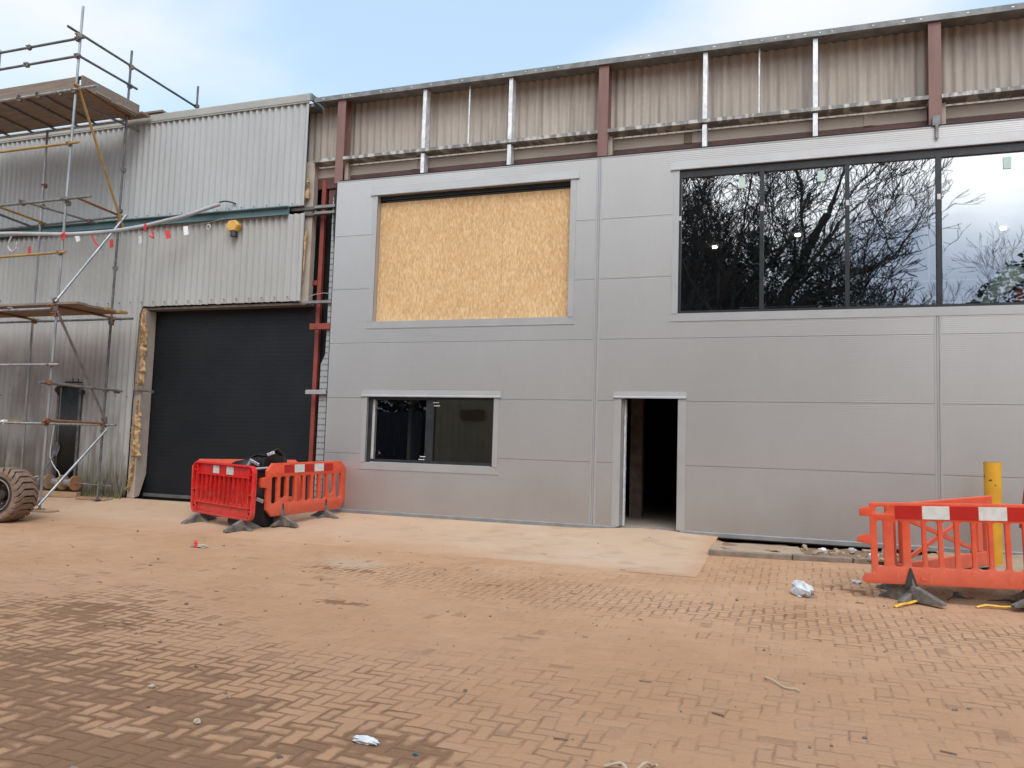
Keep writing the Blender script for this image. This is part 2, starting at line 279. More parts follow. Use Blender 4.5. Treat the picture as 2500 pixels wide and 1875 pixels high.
M['yellow_pl'] = simple('yellow_plastic', (.78, .46, .06), (.70, .40, .05), 6, .5)
M['alarm'] = simple('alarm_yellow_plastic', (.72, .42, .10), (.62, .35, .08), 4, .45)
M['navy'] = simple('navy_plastic', (.02, .022, .04), (.03, .032, .05), 4, .5)
M['white'] = simple('white_plastic', (.68, .68, .68), (.52, .53, .55), 14, .9, spec=.2)
M['flag_white'] = simple('white_tag', (.85, .85, .86), (.78, .78, .8), 9, .6)
M['tape_red'] = simple('red_tape', (.66, .05, .045), (.6, .04, .04), 9, .5)
M['bin_bag'] = simple('black_polythene', (.012, .012, .013), (.022, .022, .023), 6, .42, bump=.012)
M['silver'] = simple('silver_tape', (.45, .45, .46), (.6, .6, .6), 30, .35, .5, bump=.004)
t = NT('yellow_insulation_wool'); n = t.noise(14, 6, (1,1,.6)); M['wool'] = t.fin(t.mix(t.step(n, .38, .62), (.30, .19, .10), (.62, .41, .22)), 1, 0, t.bump(n, .03), .1)
t = NT('muddy_tyre_rubber'); n = t.noise(9, 5); M['tyre'] = t.fin(t.mix(t.step(n, .3, .65), (.185, .12, .085), (.255, .17, .125)), .9, 0, t.bump(n, .006), .2)
M['tyre_dark'] = simple('tyre_groove_rubber', (.035, .026, .02), (.07, .05, .038), 9, .9)
M['rim'] = simple('dark_wheel_rim', (.02, .016, .015), (.05, .035, .03), 9, .5)
M['rim_edge'] = simple('worn_rim_edge', (.35, .33, .32), (.25, .22, .2), 9, .5, .3)
M['timber'] = simple('sawn_timber', (.44, .29, .17), (.34, .21, .12), 6, .8, st=(.4,3,3), bump=.003)
M['reel'] = simple('orange_brown_reel', (.42, .20, .09), (.34, .17, .085), 7, .7)
M['zinc'] = simple('zinc_drum', (.42, .44, .46), (.30, .31, .33), 6, .4, .5)
M['blacksheet'] = simple('black_ribbed_sheet', (.012, .012, .012), (.02, .02, .02), 6, .6)
M['stone'] = simple('small_stone', (.14, .10, .075), (.30, .235, .18), 3, .9)
M['bark'] = simple('dark_bark', (.035, .030, .026), (.06, .052, .045), 6, .9)
M['ivy'] = simple('dark_ivy_leaf', (.012, .018, .010), (.03, .038, .02), 3, .7)
M['cabin'] = simple('beige_cabin_paint', (.40, .34, .24), (.46, .39, .28), 2, .6)
M['vent'] = simple('brown_louvre', (.14, .10, .06), (.18, .13, .08), 6, .6)
M['sheeting'] = simple('white_dust_sheet', (.62, .70, .64), (.52, .60, .54), 5, .7, bump=.02)
M['engine_red'] = simple('red_machine_paint', (.5, .08, .04), (.42, .06, .03), 5, .5)
M['sticker'] = simple('pale_green_glass_sticker', (.55, .70, .62), (.5, .64, .57), 5, .6)
t = NT('ceiling_lamp_glow'); t.b.inputs['Emission Color'].default_value = (1, .97, .9, 1); t.b.inputs['Emission Strength'].default_value = 14; M['lamp'] = t.m
M['grass_dry'] = simple('dry_grass', (.17, .16, .075), (.26, .24, .13), 5, .9)

# ------------------------------------------------------------------ mesh helpers
def tag(o, label=None, cat=None, group=None, kind=None):
    if label: o['label'] = label
    if cat: o['category'] = cat
    if group: o['group'] = group
    if kind: o['kind'] = kind
    return o
def thing(name, label, cat, loc=(0,0,0), rotz=0, group=None):
    o = bpy.data.objects.new(name, None); C.objects.link(o); o.location = loc; o.rotation_euler = (0, 0, rotz); o.empty_display_size = .1
    return tag(o, label, cat, group)
def origin_of(p):
    v = Vector((0, 0, 0))
    while p is not None: v += Vector(p.location); p = p.parent
    return v
class MB:
    """collects shapes (world coordinates, or the thing's own when local=True) and links them as ONE mesh object"""
    def __init__(s): s.b = bmesh.new()
    def box(s, x0, x1, y0, y1, z0, z1):
        v = [s.b.verts.new(p) for p in ((x0,y0,z0),(x1,y0,z0),(x1,y1,z0),(x0,y1,z0),(x0,y0,z1),(x1,y0,z1),(x1,y1,z1),(x0,y1,z1))]
        for f in ((0,3,2,1),(4,5,6,7),(0,1,5,4),(1,2,6,5),(2,3,7,6),(3,0,4,7)): s.b.faces.new([v[i] for i in f])
        return s
    def obox(s, c, size, rot=(0,0,0)):
        from mathutils import Euler
        mt = Matrix.Translation(c) @ Euler(rot).to_matrix().to_4x4() @ Matrix.Diagonal((*size, 1))
        bmesh.ops.create_cube(s.b, size=1, matrix=mt); return s
    def tube(s, a, b, r, n=10, r2=None, cap=True):
        a = Vector(a); b = Vector(b); d = (b-a); L = d.length
        if L < 1e-6: return s
        q = d.to_track_quat('Z', 'Y').to_matrix(); r2 = r if r2 is None else r2
        va = [s.b.verts.new(a + q @ Vector((r*math.cos(2*math.pi*i/n), r*math.sin(2*math.pi*i/n), 0))) for i in range(n)]
        vb = [s.b.verts.new(b + q @ Vector((r2*math.cos(2*math.pi*i/n), r2*math.sin(2*math.pi*i/n), 0))) for i in range(n)]
        for i in range(n): s.b.faces.new((va[i], va[(i+1)%n], vb[(i+1)%n], vb[i]))
        if cap: s.b.faces.new(va[::-1]); s.b.faces.new(vb)
        return s
    def path(s, pts, r, n=8, rads=None):
        pts = [Vector(p) for p in pts]; rings = []
        for i, p in enumerate(pts):
            d = (pts[min(i+1, len(pts)-1)] - pts[max(i-1, 0)]); q = d.to_track_quat('Z', 'Y').to_matrix(); rr = rads[i] if rads else r
            rings.append([s.b.verts.new(p + q @ Vector((rr*math.cos(2*math.pi*k/n), rr*math.sin(2*math.pi*k/n), 0))) for k in range(n)])
        for A, B in zip(rings, rings[1:]):
            for k in range(n): s.b.faces.new((A[k], A[(k+1)%n], B[(k+1)%n], B[k]))
        s.b.faces.new(rings[0][::-1]); s.b.faces.new(rings[-1]); return s
    def prism(s, poly, axis, a, b):
        """polygon of 2-D points pushed from a to b along axis 'x','y' or 'z'"""
        def P(p, t): return {'x': (t, p[0], p[1]), 'y': (p[0], t, p[1]), 'z': (p[0], p[1], t)}[axis]
        A = [s.b.verts.new(P(p, a)) for p in poly]; B = [s.b.verts.new(P(p, b)) for p in poly]; n = len(poly)
        s.b.faces.new(A[::-1]); s.b.faces.new(B)
        for i in range(n): s.b.faces.new((A[i], A[(i+1)%n], B[(i+1)%n], B[i]))
        return s
    def grid(s, f, us, vs):
        g = [[s.b.verts.new(f(u, v)) for v in vs] for u in us]
        for i in range(len(us)-1):
            for j in range(len(vs)-1): s.b.faces.new((g[i][j], g[i+1][j], g[i+1][j+1], g[i][j+1]))
        return s
    def lathe(s, prof, c, axis, n=28):
        """prof: (radius, along) pairs, turned round axis vector through c"""
        q = Vector(axis).to_track_quat('Z', 'Y').to_matrix(); c = Vector(c); rings = []
        for r, h in prof: rings.append([s.b.verts.new(c + q @ Vector((r*math.cos(2*math.pi*k/n), r*math.sin(2*math.pi*k/n), h))) for k in range(n)])
        for A, B in zip(rings, rings[1:]):
            for k in range(n): s.b.faces.new((A[k], A[(k+1)%n], B[(k+1)%n], B[k]))
        return s
    def build(s, name, mat, parent=None, smooth=False, local=False, bevel=0, norm=True):
        if norm: bmesh.ops.recalc_face_normals(s.b, faces=s.b.faces)
        me = bpy.data.meshes.new(name); 
        if not local and parent is not None:
            o_ = origin_of(parent); bmesh.ops.translate(s.b, verts=s.b.verts, vec=-o_)
        if not local and parent is None:                                  # own origin at the middle of its footprint
            xs = [v.co for v in s.b.verts]; o_ = Vector((sum(p.x for p in xs)/len(xs), sum(p.y for p in xs)/len(xs), min(p.z for p in xs)))
            bmesh.ops.translate(s.b, verts=s.b.verts, vec=-o_)
        s.b.to_mesh(me); s.b.free(); me.materials.append(mat)
        if smooth:
            me.shade_smooth()
            try: me.set_sharp_from_angle(angle=R(38))
            except Exception: pass
        o = bpy.data.objects.new(name, me); C.objects.link(o)
        if parent is not None: o.parent = parent
        elif not local: o.location = o_
        if bevel:
            bv = o.modifiers.new('bevel', 'BEVEL'); bv.width = bevel; bv.segments = 2; bv.limit_method = 'ANGLE'; bv.angle_limit = R(40)
        return o
def rounded(x0, x1, z0, z1, r, n=4):
    pts = []
    for cx, cz, a0 in ((x1-r, z1-r, 0), (x0+r, z1-r, 90), (x0+r, z0+r, 180), (x1-r, z0+r, 270)):
        for i in range(n+1): a = R(a0 + 90*i/n); pts.append((cx+r*math.cos(a), cz+r*math.sin(a)))
    return pts
def holed(outline, holes, y0, y1, bevel=0.0):
    """flat plate with holes (x,z outline), from y0 to y1, as an MB"""
    cu = bpy.data.curves.new('c', 'CURVE'); cu.dimensions = '2D'; cu.fill_mode = 'BOTH'; cu.extrude = (y1-y0)/2 - bevel; cu.bevel_depth = bevel; cu.bevel_resolution = 1; cu.offset = -bevel
    for poly in [outline] + holes:
        sp = cu.splines.new('POLY'); sp.points.add(len(poly)-1); sp.use_cyclic_u = True
        for p, q in zip(sp.points, poly): p.co = (q[0], q[1], 0, 1)
    ob = bpy.data.objects.new('c', cu); C.objects.link(ob); dg = bpy.context.evaluated_depsgraph_get(); me = bpy.data.meshes.new_from_object(ob.evaluated_get(dg))
    mb = MB(); mb.b.from_mesh(me); bpy.data.objects.remove(ob); bpy.data.curves.remove(cu); bpy.data.meshes.remove(me)
    for v in mb.b.verts: x, y, z = v.co; v.co = (x, (y0+y1)/2 + z, y)
    bmesh.ops.remove_doubles(mb.b, verts=mb.b.verts, dist=1e-5); return mb
def copy_tree(o, parent=None):
    c = o.copy(); C.objects.link(c); c.parent = parent
    for ch in [x for x in bpy.data.objects if x.parent == o and x != c]: copy_tree(ch, c)
    return c

# ------------------------------------------------------------------ ground
def G(x, y):
    g = -.07 - .33*(1-math.exp(min(y, 0)/2.6))
    g += .055*math.exp(-((x-.9)/.75)**2)*math.exp(min(y, 0)/.7)
    return g
def axis_pts(a, b, near, fine, coarse):
    out, v = [], a
    while v < b: out.append(v); v += fine if near[0] <= v <= near[1] else coarse
    out.append(b); return out
mb = MB(); mb.grid(lambda x, y: (x, y, G(x, y) - (.03 if (x < 1.85 and -2.3 < y) or y > 0 else 0) - (.10 if 2.0 < x < 4.9 and y > -.85 - max(0, 3.7-x)*.1 else 0)),
    [-90, -40] + axis_pts(-20, 14, (-14, 10), .3, 2) + [40, 90], [-90, -60, -40, -25] + axis_pts(-16, 3, (-14, .2), .3, 1) + [12, 40])
gr = mb.build('ground', M['ground'], smooth=True, norm=False); tag(gr, kind='structure')
mb = MB(); mb.grid(lambda x, y: (x + (.012*noise.noise((y*6, 1, 1)) if x > 1.9 else 0), y, G(x, y) + (.004 if y > -2.6 or x > 1.2 else .004 - .02*min(1, (1.2-x)/1.5)*(1 if y < -2.7 else .35))), axis_pts(-18, 1.98, (-18, 2), .15, 1), axis_pts(-2.78, .02, (-3, 1), .1, 1))
tag(mb.build('concrete_apron', M['slab'], smooth=True, norm=False), kind='structure')
mb = MB(); mb.grid(lambda x, y: (x, y, G(x, y) + .006 + .03*(x > 5.9)), [4.95, 5.5, 6, 7, 8, 10, 12], [-1.9, -1.4, -.9, -.4, -.02])
tag(mb.build('concrete_pad', M['kerb_top'], norm=False), kind='structure')
mb = MB()     # soil behind the kerb, lumpy
def soilz(x, y): return -.14 + .05*noise.noise((x*3, y*3, 1)) + .02*noise.noise((x*11, y*11, 2))
mb.grid(lambda x, y: (x, y, soilz(x, y)), [2.0+.12*i for i in range(30)], [-1.02+.1*i + .0 for i in range(12)])
tag(mb.build('soil', M['soil'], norm=False), kind='structure')

# kerb: three long stones turning towards the wall
pts = [(1.96, -1.28), (3.05, -1.2), (3.80, -1.10), (4.75, -.62), (5.55, -.16)]
for n_, ((ax, ay), (bx, by)) in enumerate(zip(pts, pts[1:])):
    a = math.atan2(by-ay, bx-ax); L = math.hypot(bx-ax, by-ay)
    mb = MB(); mb.obox(((ax+bx)/2, (ay+by)/2 + .06, -.20), (L-.008, .125, .155 + .012*(n_ % 2)), (0, R(.3), a))
    k = mb.build('kerb_stone', M['kerb'], bevel=.012)
    tag(k, ['grey kerb stone nearest the open doorway, beside the concrete apron', 'grey kerb stone lying along the rubble strip below the wall', 'kerb stone with a yellow paint daub where the row bends', 'last kerb stone, turning in to the wall behind the orange barrier'][n_], 'kerb stone', 'kerb stones along the foot of the wall')
    if n_ == 2: mb = MB(); mb.obox((ax+.12*math.cos(a)+.002*math.sin(a), ay+.12*math.sin(a)-.002, -.165), (.07, .008, .085), (0, 0, a)); mb.build('paint_daub', M['yellow_pl'], k)
mb = MB(); mb.obox((2.62, -.66, -.145), (1.1, .98, .05), (0, 0, R(3))); mb.obox((2.05, -.72, -.135), (.16, 1.0, .05), (0, R(4), R(3)))
tag(mb.build('paving_slab', M['kerb_top'], bevel=.01), 'flat concrete slab behind the first kerb stone, under the wall edge', 'slab')

# ------------------------------------------------------------------ new clad unit
def rects(x0, x1, z0, z1, holes):
    xs = sorted({x0, x1} | {min(max(h[i], x0), x1) for h in holes for i in (0, 1)}); zs = sorted({z0, z1} | {min(max(h[i], z0), z1) for h in holes for i in (2, 3)})
    for a, b in zip(xs, xs[1:]):
        run = None
        for c_, d_ in zip(zs, zs[1:]):
            mid = ((a+b)/2, (c_+d_)/2); solid = not any(h[0] < mid[0] < h[1] and h[2] < mid[1] < h[3] for h in holes)
            if solid: run = (run[0], d_) if run else (c_, d_)
            if (not solid or d_ == zs[-1]) and run: yield a, b, run[0], run[1]; run = None
TOP = 6.04
W1 = (-4.16, -.49, 3.385, 5.73); W2 = (1.315, 11.1, 3.39, 5.73); WL = (-4.19, -1.745, .85, 2.03); DR = (.445, 1.35, -.2, 2.045)
holes = [W1, W2, WL, DR]
B = thing('industrial_unit', 'new silver grey clad unit with boarded window, ribbon window and open doorway', 'building', (0, .3, 0))
for bx0, bx1 in ((-5.03, -.012), (.012, 4.988), (5.012, 9.988), (10.012, 15)):
    mb = MB()
    for i in range(6):
        z0, z1 = i + (.0028 if i else -.015), (i+1-.0028) if i < 5 else TOP
        for r_ in rects(bx0, bx1, z0, z1, holes): mb.box(r_[0], r_[1], 0, .1, r_[2], r_[3])
    bmesh.ops.remove_doubles(mb.b, verts=mb.b.verts, dist=1e-6)
    mb.build('wall_panel', M['clad'], B)
mb = MB()
for r_ in rects(-5.0, 15, -.02, TOP-.04, [(h[0]-.004, h[1]+.004, h[2]-.004, h[3]+.004) for h in holes]): mb.box(r_[0], r_[1], .012, .09, r_[2], r_[3])
mb.build('panel_core', M['trim_dark'], B)
# top-hat cover strips over the vertical joints
for xs in (0, 5, 10):
    for z0, z1 in ([(0, TOP)] if xs == 0 else [(0, 3.27)]):
        mb = MB(); mb.prism([(xs-.05, 0), (xs-.044, -.006), (xs-.022, -.006), (xs-.014, .002), (xs+.014, .002), (xs+.022, -.006), (xs+.044, -.006), (xs+.05, 0)], 'z', z0, z1-.002)
        mb.build('joint_cover', M['trim'], B)
# base flashing, two lines, open at the door
for a, b in ((-5.03, .40), (1.40, 15)):
    mb = MB(); mb.prism([(.03, -.0), (-.004, -.002), (-.012, -.018), (-.012, -.072), (-.004, -.075), (.03, -.06)], 'x', a, b); mb.build('base_flashing', M['trim_dark'], B)
# cap on top of the panels
mb = MB(); mb.box(-5.035, 15, -.006, .10, TOP+.001, TOP+.014); mb.build('panel_cap', M['trim'], B)
mb = MB(); mb.box(-5.0, 15, .015, .07, TOP+.014, TOP+.045); mb.build('top_rail', M['black'], B)

def surround(w, parent, bottom=True, wd=.10, ovr=.14, head=.145, sidetrim=True):
    x0, x1, z0, z1 = w
    mb = MB(); mb.prism([(.02, z1+head), (-.004, z1+head), (-.010, z1+.03), (-.030, z1+.012), (-.030, z1-.006), (.02, z1-.006)], 'x', x0-ovr, x1+ovr); mb.build('head_flashing', M['trim'], parent)
    if sidetrim:
        for a, b in ((x0-wd, x0+.002), (x1-.002, x1+wd)):
            mb = MB(); mb.box(a, b, -.007, .01, z0 if bottom else -.0, z1-.007); mb.box(*( (x0-.004, x0+.002) if a < x0-.05 else (x1-.002, x1+.004) ), .0, .13, z0 if bottom else 0, z1-.007); mb.build('jamb_trim', M['trim'], parent)
    if bottom:
        mb = MB(); mb.prism([(x0-.125, z0-.125), (x1+.125, z0-.125), (x1+.0, z0), (x0-.0, z0)], 'y', -.010, .008); mb.box(x0, x1, -.008, .13, z0-.006, z0+.002); mb.build('sill_trim', M['trim'], parent)
# boarded upper window
w = bpy.data.objects.new('window_opening', None); C.objects.link(w); w.parent = B; w.location = (-2.3, 0, 3.4); tag(w, 'boarded-up first-floor window')
surround(W1, w)
for a, b in ((-4.155, -1.732), (-1.729, -.5)):
    mb = MB(); mb.box(a, b, .121 + .002*(a > -2), .139, 3.39, 5.612); mb.build('strand_board', M['osb'], w)
for x in (-4.11, -2.9, -1.77, -1.69, -.54):
    for z in (3.45, 3.98, 4.5, 5.03, 5.56): mb = MB(); z += rnd.uniform(-.02, .02); mb.tube((x, .119, z), (x, .1212, z), .007, 6); mb.build('screw_head', M['steel_bar'], w)
mb = MB(); mb.box(-4.16, -.49, .10, .16, 5.66, 5.73); mb.box(-4.16, -.49, .15, .20, 5.60, 5.66); mb.box(-4.05, -.52, .125, .15, 5.625, 5.645); mb.box(-4.16, -.49, .2, .25, 3.3, 5.73); mb.build('frame', M['frame'], w)
# ribbon window
w = bpy.data.objects.new('ribbon_window', None); C.objects.link(w); w.parent = B; w.location = (6.2, 0, 3.4)
surround(W2, w)
mull = [1.315, 2.585, 3.81, 5.035, 6.26, 7.485, 8.71, 9.935, 11.1]
mb = MB(); mb.box(1.315, 11.1, .02, .11, 3.39, 3.435); mb.box(1.315, 11.1, .02, .11, 5.60, 5.73)
mb.box(1.315, 1.352, .021, .109, 3.435, 5.60); mb.box(11.06, 11.1, .021, .109, 3.435, 5.60)
mb.build('frame', M['frame'], w)
for x in mull[1:-1]:
    mb = MB(); ww = .030 if abs(x-5.035) > .01 else .036; mb.box(x-ww, x+ww, .015, .108, 3.38, 5.66); mb.build('mullion', M['frame'], w)
    mb = MB(); mb.box(x-.022, x+.022, .009, .0145, 4.97, 5.05); mb.build('tape', M['white'], w)
mb = MB(); mb.box(1.318, 1.35, .013, .0195, 4.90, 4.97); mb.build('tape', M['white'], w)
for i, (a, b) in enumerate(zip(mull, mull[1:])):
    mb = MB(); lean = (.0, .006, -.004, .005, 0, 0, 0, 0)[i]
    mb.grid(lambda x, z: (x, .055 + lean*(z-4.5), z), [a+.025, b-.025], [3.43, 5.605]); mb.build('pane', M['glass_up'], w)
for a, z in ((2.23, 5.37), (3.39, 5.38), (5.86, 5.36)):
    mb = MB(); mb.box(a, a+.10, .046, .051, z, z+.17); mb.build('sticker', M['sticker'], w)
mb = MB(); mb.box(4.99, 5.03, -.05, -.03, 5.86, 6.12); mb.box(4.955, 5.055, -.045, .0, 6.06, 6.2); mb.build('strap', M['channel'], B)
# lower window
w = bpy.data.objects.new('window', None); C.objects.link(w); w.parent = B; w.location = (-2.95, 0, .85); tag(w, 'two-light ground-floor window with dark frame')
surround(WL, w, wd=.09, head=.11, ovr=.12)
mb = MB(); x0, x1, z0, z1 = WL
mb.box(x0, x1, .05, .12, z0, z0+.06); mb.box(x0, x1, .05, .12, z1-.05, z1); mb.box(x0, x0+.075, .05, .12, z0+.06, z1-.05); mb.box(x1-.045, x1, .05, .12, z0+.06, z1-.05)
mb.build('frame', M['frame'], w)
mb = MB(); mb.box(-3.035, -2.885, .045, .115, z0+.06, z1-.05); mb.build('mullion', M['frame'], w)
mb = MB(); mb.box(x0+.076, x0+.12, .075, .16, z0+.062, z1-.052); mb.build('inner_reveal', M['plaster'], w)
for a, b in ((x0+.07, -3.03), (-2.89, x1-.04)):
    mb = MB(); mb.grid(lambda x, z: (x, .088, z), [a, b], [z0+.05, z1-.04]); mb.build('pane', M['glass_low'], w)
mb = MB(); mb.box(x0+.08, x1-.05, .042, .05, z0-.004, z0+.012); mb.build('sill_bead', M['trim'], w)
for a, z in ((-2.88, 1.87), (-2.9, 1.925), (-3.14, .925), (-3.12, .975)):
    mb = MB(); mb.box(a, a+.11, .038, .045, z, z+.013); mb.build('hinge', M['white'], w)
# doorway
w = bpy.data.objects.new('doorway', None); C.objects.link(w); w.parent = B; w.location = (.9, 0, 0); tag(w, 'open dark doorway with no door shut in it')
surround(DR, w, bottom=False, wd=.125, head=.105, ovr=.125)
mb = MB(); mb.box(.447, .475, .05, .25, 0, 2.04); mb.build('door_frame', M['trim_dark'], w)
mb = MB(); mb.box(.476, .50, .12, .20, 0, 2.02)
for z in (.4, .9, 1.35, 1.75): mb.box(.5, .508, .13, .19, z, z+.02)
mb.build('door_leaf_edge', M['white'], w)
# interior: floors, ceiling, back wall, column, lamps
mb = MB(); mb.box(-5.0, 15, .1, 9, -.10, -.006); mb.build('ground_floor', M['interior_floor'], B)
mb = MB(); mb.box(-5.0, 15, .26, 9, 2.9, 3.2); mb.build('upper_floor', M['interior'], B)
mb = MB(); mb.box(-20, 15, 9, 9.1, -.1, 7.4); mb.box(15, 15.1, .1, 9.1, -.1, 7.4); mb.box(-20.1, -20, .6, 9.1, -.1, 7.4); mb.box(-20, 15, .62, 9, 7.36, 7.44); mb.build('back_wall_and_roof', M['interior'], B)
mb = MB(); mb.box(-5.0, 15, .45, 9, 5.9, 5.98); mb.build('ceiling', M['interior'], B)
mb = MB(); mb.box(.21, .43, 2, 2.22, -.005, 2.9); mb.build('interior_column', M['kerb'], B)
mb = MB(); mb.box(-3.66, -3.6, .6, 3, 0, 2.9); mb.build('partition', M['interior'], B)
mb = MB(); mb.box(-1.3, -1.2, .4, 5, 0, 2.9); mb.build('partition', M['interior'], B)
mb = MB(); mb.tube((-3.55, .9, .3), (-3.15, .7, 2.2), .018, 8); mb.build('interior_prop', M['timber'], B)
mb = MB(); mb.tube((4.98, .62, 3.2), (4.98, .62, 5.2), .014, 8); mb.build('interior_prop', M['board_pale'], B)
mb = MB(); mb.tube((2.2, .95, 3.62), (9, .95, 3.62), .012, 6); mb.tube((4.6, .9, 3.95), (9, .9, 3.95), .012, 6); mb.build('guard_wire', M['tube'], B)
for x, y in ((1.33, 5.72), (3.11, 5.05), (7.0, 5.42), (-1.6, 5.5)):
    mb = MB(); mb.tube((x, y, 5.86), (x, y, 5.899), .055, 14); mb.build('ceiling_lamp', M['lamp'], B)

# exposed strip above the panels
for x in (-5.03, 0.03, 5.0, 10):
    mb = MB(); mb.box(x-.085, x+.085, .02, .034, 6.04, 7.69); mb.box(x-.006, x+.006, .034, .236, 6.04, 7.69); mb.box(x-.085, x+.085, .236, .25, 6.04, 7.69)
    mb.build('column', M['brown_steel'], B)
    mb = MB(); mb.box(x+.075, x+.15, .10, .20, 6.04, 6.44); mb.build('column_cleat', M['beige_steel'], B)
for x in (-3.30, -1.635, 1.695, 3.357, 6.7, 8.35):
    for z0, z1 in ((6.05, 6.455), (6.54, 7.655)):
        mb = MB(); mb.prism([(x-.035, .03), (x+.035, .03), (x+.035, .036), (x+.041, .19), (x-.029, .19), (x-.035, .19)], 'z', z0, z1); mb.build('stud', M['galv'], B, bevel=.003)
for x in (-2.45, 2.525, 7.5):
    mb = MB(); mb.tube((x, .12, 6.5), (x, .12, 7.64), .014, 8); mb.build('sag_rod', M['galv'], B)
for a, b in ((-5.60, -5.12), (-4.945, -.055), (.115, 4.915), (5.085, 9.9)):
    mb = MB(); mb.box(a, b, .0, .27, 6.478, 6.484); mb.box(a, b, .0, .008, 6.484, 6.535); mb.build('ledge_angle', M['galv_rail'], B)
    mb = MB(); mb.prism([(.20, 6.235), (.20, 6.40), (.22, 6.43), (.29, 6.43), (.29, 6.215), (.22, 6.215)], 'x', a, b); mb.build('purlin', M['beige_steel'], B)
    mb = MB(); mb.box(a, b, .21, .26, 6.02, 6.212); mb.build('spandrel_beam', M['dark_red'], B)
mb = MB(); mb.box(-5.5, 15, .30, .38, 5.9, 6.25); mb.build('lining', M['black'], B)
for x in (-3.6, 1.35, 4.05):
    mb = MB(); mb.box(x, x+.13, .185, .199, 6.235, 6.41); mb.build('splice_plate', M['vent'] if x > 0 and x < 2 else M['beige_steel'], B)
mb = MB(); mb.box(-5.62, 15, -.02, .45, 7.70, 7.745); mb.box(-5.62, 15, -.02, .0, 7.655, 7.70); mb.build('eaves_channel', M['channel'], B)
mb = MB()
for i in range(90):
    x = -5.4 + i*.20 + rnd.uniform(-.05, .05)
    if rnd.random() < .4: mb.box(x, x+rnd.uniform(.015, .04), -.0225, -.0202, 7.695, 7.708)
mb.build('channel_scuffs', M['galv'], B)
def corr(mb, x0, x1, z0f, z1f, y, pitch=.146, amp=.021, per=8, nz=2, ph=0):
    n = int((x1-x0)/pitch*per); xs = [x0+(x1-x0)*i/n for i in range(n+1)]
    def yy(x): return y + amp*math.cos(2*math.pi*(x/pitch)+ph)
    mb.grid(lambda x, k: (x, yy(x), z0f(x) + (z1f(x)-z0f(x))*k), xs, [0, .006, .5, .994, 1])
    return mb
def solid(o, th):
    md = o.modifiers.new('thick', 'SOLIDIFY'); md.thickness = th; md.offset = 0; return o
mb = MB(); corr(mb, -6.6, 15, lambda x: 6.42, lambda x: 7.69, .335); o = mb.build('corrugated_lining', M['sheet_tan'], B, smooth=True); solid(o, .007)
mb = MB()
for i in range(60):
    x = -5 + i*.25 + rnd.uniform(-.1, .1); h = rnd.uniform(.05, .22); mb.box(x, x+rnd.uniform(.015, .04), .428, .431, 6.55, 6.55+h)
mb.b.free()
# unit's left edge: perforated panel end with a jog
mb = MB(); mb.prism([(-5.045, -.06), (-5.045, 5.80), (-5.10, 5.84), (-5.145, 5.76), (-5.14, 3.4), (-5.15, 2.8), (-5.235, 2.62), (-5.245, -.06)], 'y', .052, .075); mb.build('panel_edge', M['perf'], B)
mb = MB(); mb.box(-5.043, -5.031, .0, .11, -.02, 6.0); mb.prism([(-5.05, 4.6), (-5.05, 5.95), (-5.11, 5.80), (-5.10, 5.2)], 'y', .03, .05); mb.build('edge_seal', M['black'], B)

# ------------------------------------------------------------------ old shed on the left
D = thing('corrugated_shed', 'old grey corrugated shed with dark roller shutter and mossy foot', 'building', (-10, .3, 0))
wob = lambda x: .012*noise.noise((x*3, 0, 0))
mb = MB(); corr(mb, -22, -5.74, lambda x: 5.655 + .02*noise.noise((x*5, 1, 0)), lambda x: 7.69, .0, nz=3); o = mb.build('upper_sheeting', M['sheet_top'], D, smooth=True); solid(o, .007)
mb = MB(); corr(mb, -9.50, -5.72, lambda x: 3.815 + .014*noise.noise((x*6, 3, 0)), lambda x: 5.50, -.006, nz=3); o = mb.build('door_head_sheeting', M['sheet'], D, smooth=True); solid(o, .007)
# left of the shutter: sheets running to the ground, ragged right edge
mb = MB(); n_ = int(12.5/.146*8)
def redge(z): return -9.53 - .09*(1-max(0, min(1, z/3.8))) + .02*noise.noise((z*2.1, 5, 0))
rows = [i*.18 for i in range(31)]
def fsheet(i, k):
    z = min(-.06 + k*.185, 5.497); x = -22 + 12.5*i/n_
    lim = redge(z) if z < 3.82 else -9.498
    x = min(x, lim); zz = z if k else -.05 + .03*noise.noise((x*4, 2, 0))
    return (x, -.0 + .021*math.cos(2*math.pi*x/.146), zz)
mb.grid(fsheet, list(range(n_+1)), list(range(31))); bmesh.ops.remove_doubles(mb.b, verts=mb.b.verts, dist=1e-5)
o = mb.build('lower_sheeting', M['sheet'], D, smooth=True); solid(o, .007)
for zrow, xa, xb in ((5.70, -13, -5.8), (3.90, -13, -5.8), (1.98, -13.5, -9.7)):
    x = xa
    while x < xb:
        mb = MB(); mb.tube((x, -.045, zrow + rnd.uniform(-.01, .01)), (x, -.015, zrow), .011, 6); mb.build('sheet_bolt', M['channel'], D); x += .292
mb = MB(); mb.prism([(-.045, 7.69), (-.05, 7.70), (-.05, 7.83), (-.04, 7.845), (.30, 7.86), (.30, 7.85), (-.03, 7.83), (-.035, 7.69)], 'x', -22, -5.70); mb.box(-22, -5.71, -.04, -.028, 7.665, 7.70); mb.build('roof_flashing', M['flash'], D)
mb = MB(); mb.prism([(-.04, 7.70), (-.04, 7.83), (.45, 7.74), (.45, 7.66)], 'x', -5.699, -5.66); mb.box(-22, -5.66, .02, .6, 7.60, 7.66); mb.build('flashing_end', M['channel'], D)
mb = MB(); mb.prism([(.0, 5.485), (-.10, 5.475), (-.10, 5.49), (-.03, 5.50), (-.03, 5.62), (-.10, 5.63), (-.10, 5.648), (.0, 5.655)], 'x', -22, -6.06); mb.build('gutter_rail', M['teal'], D)
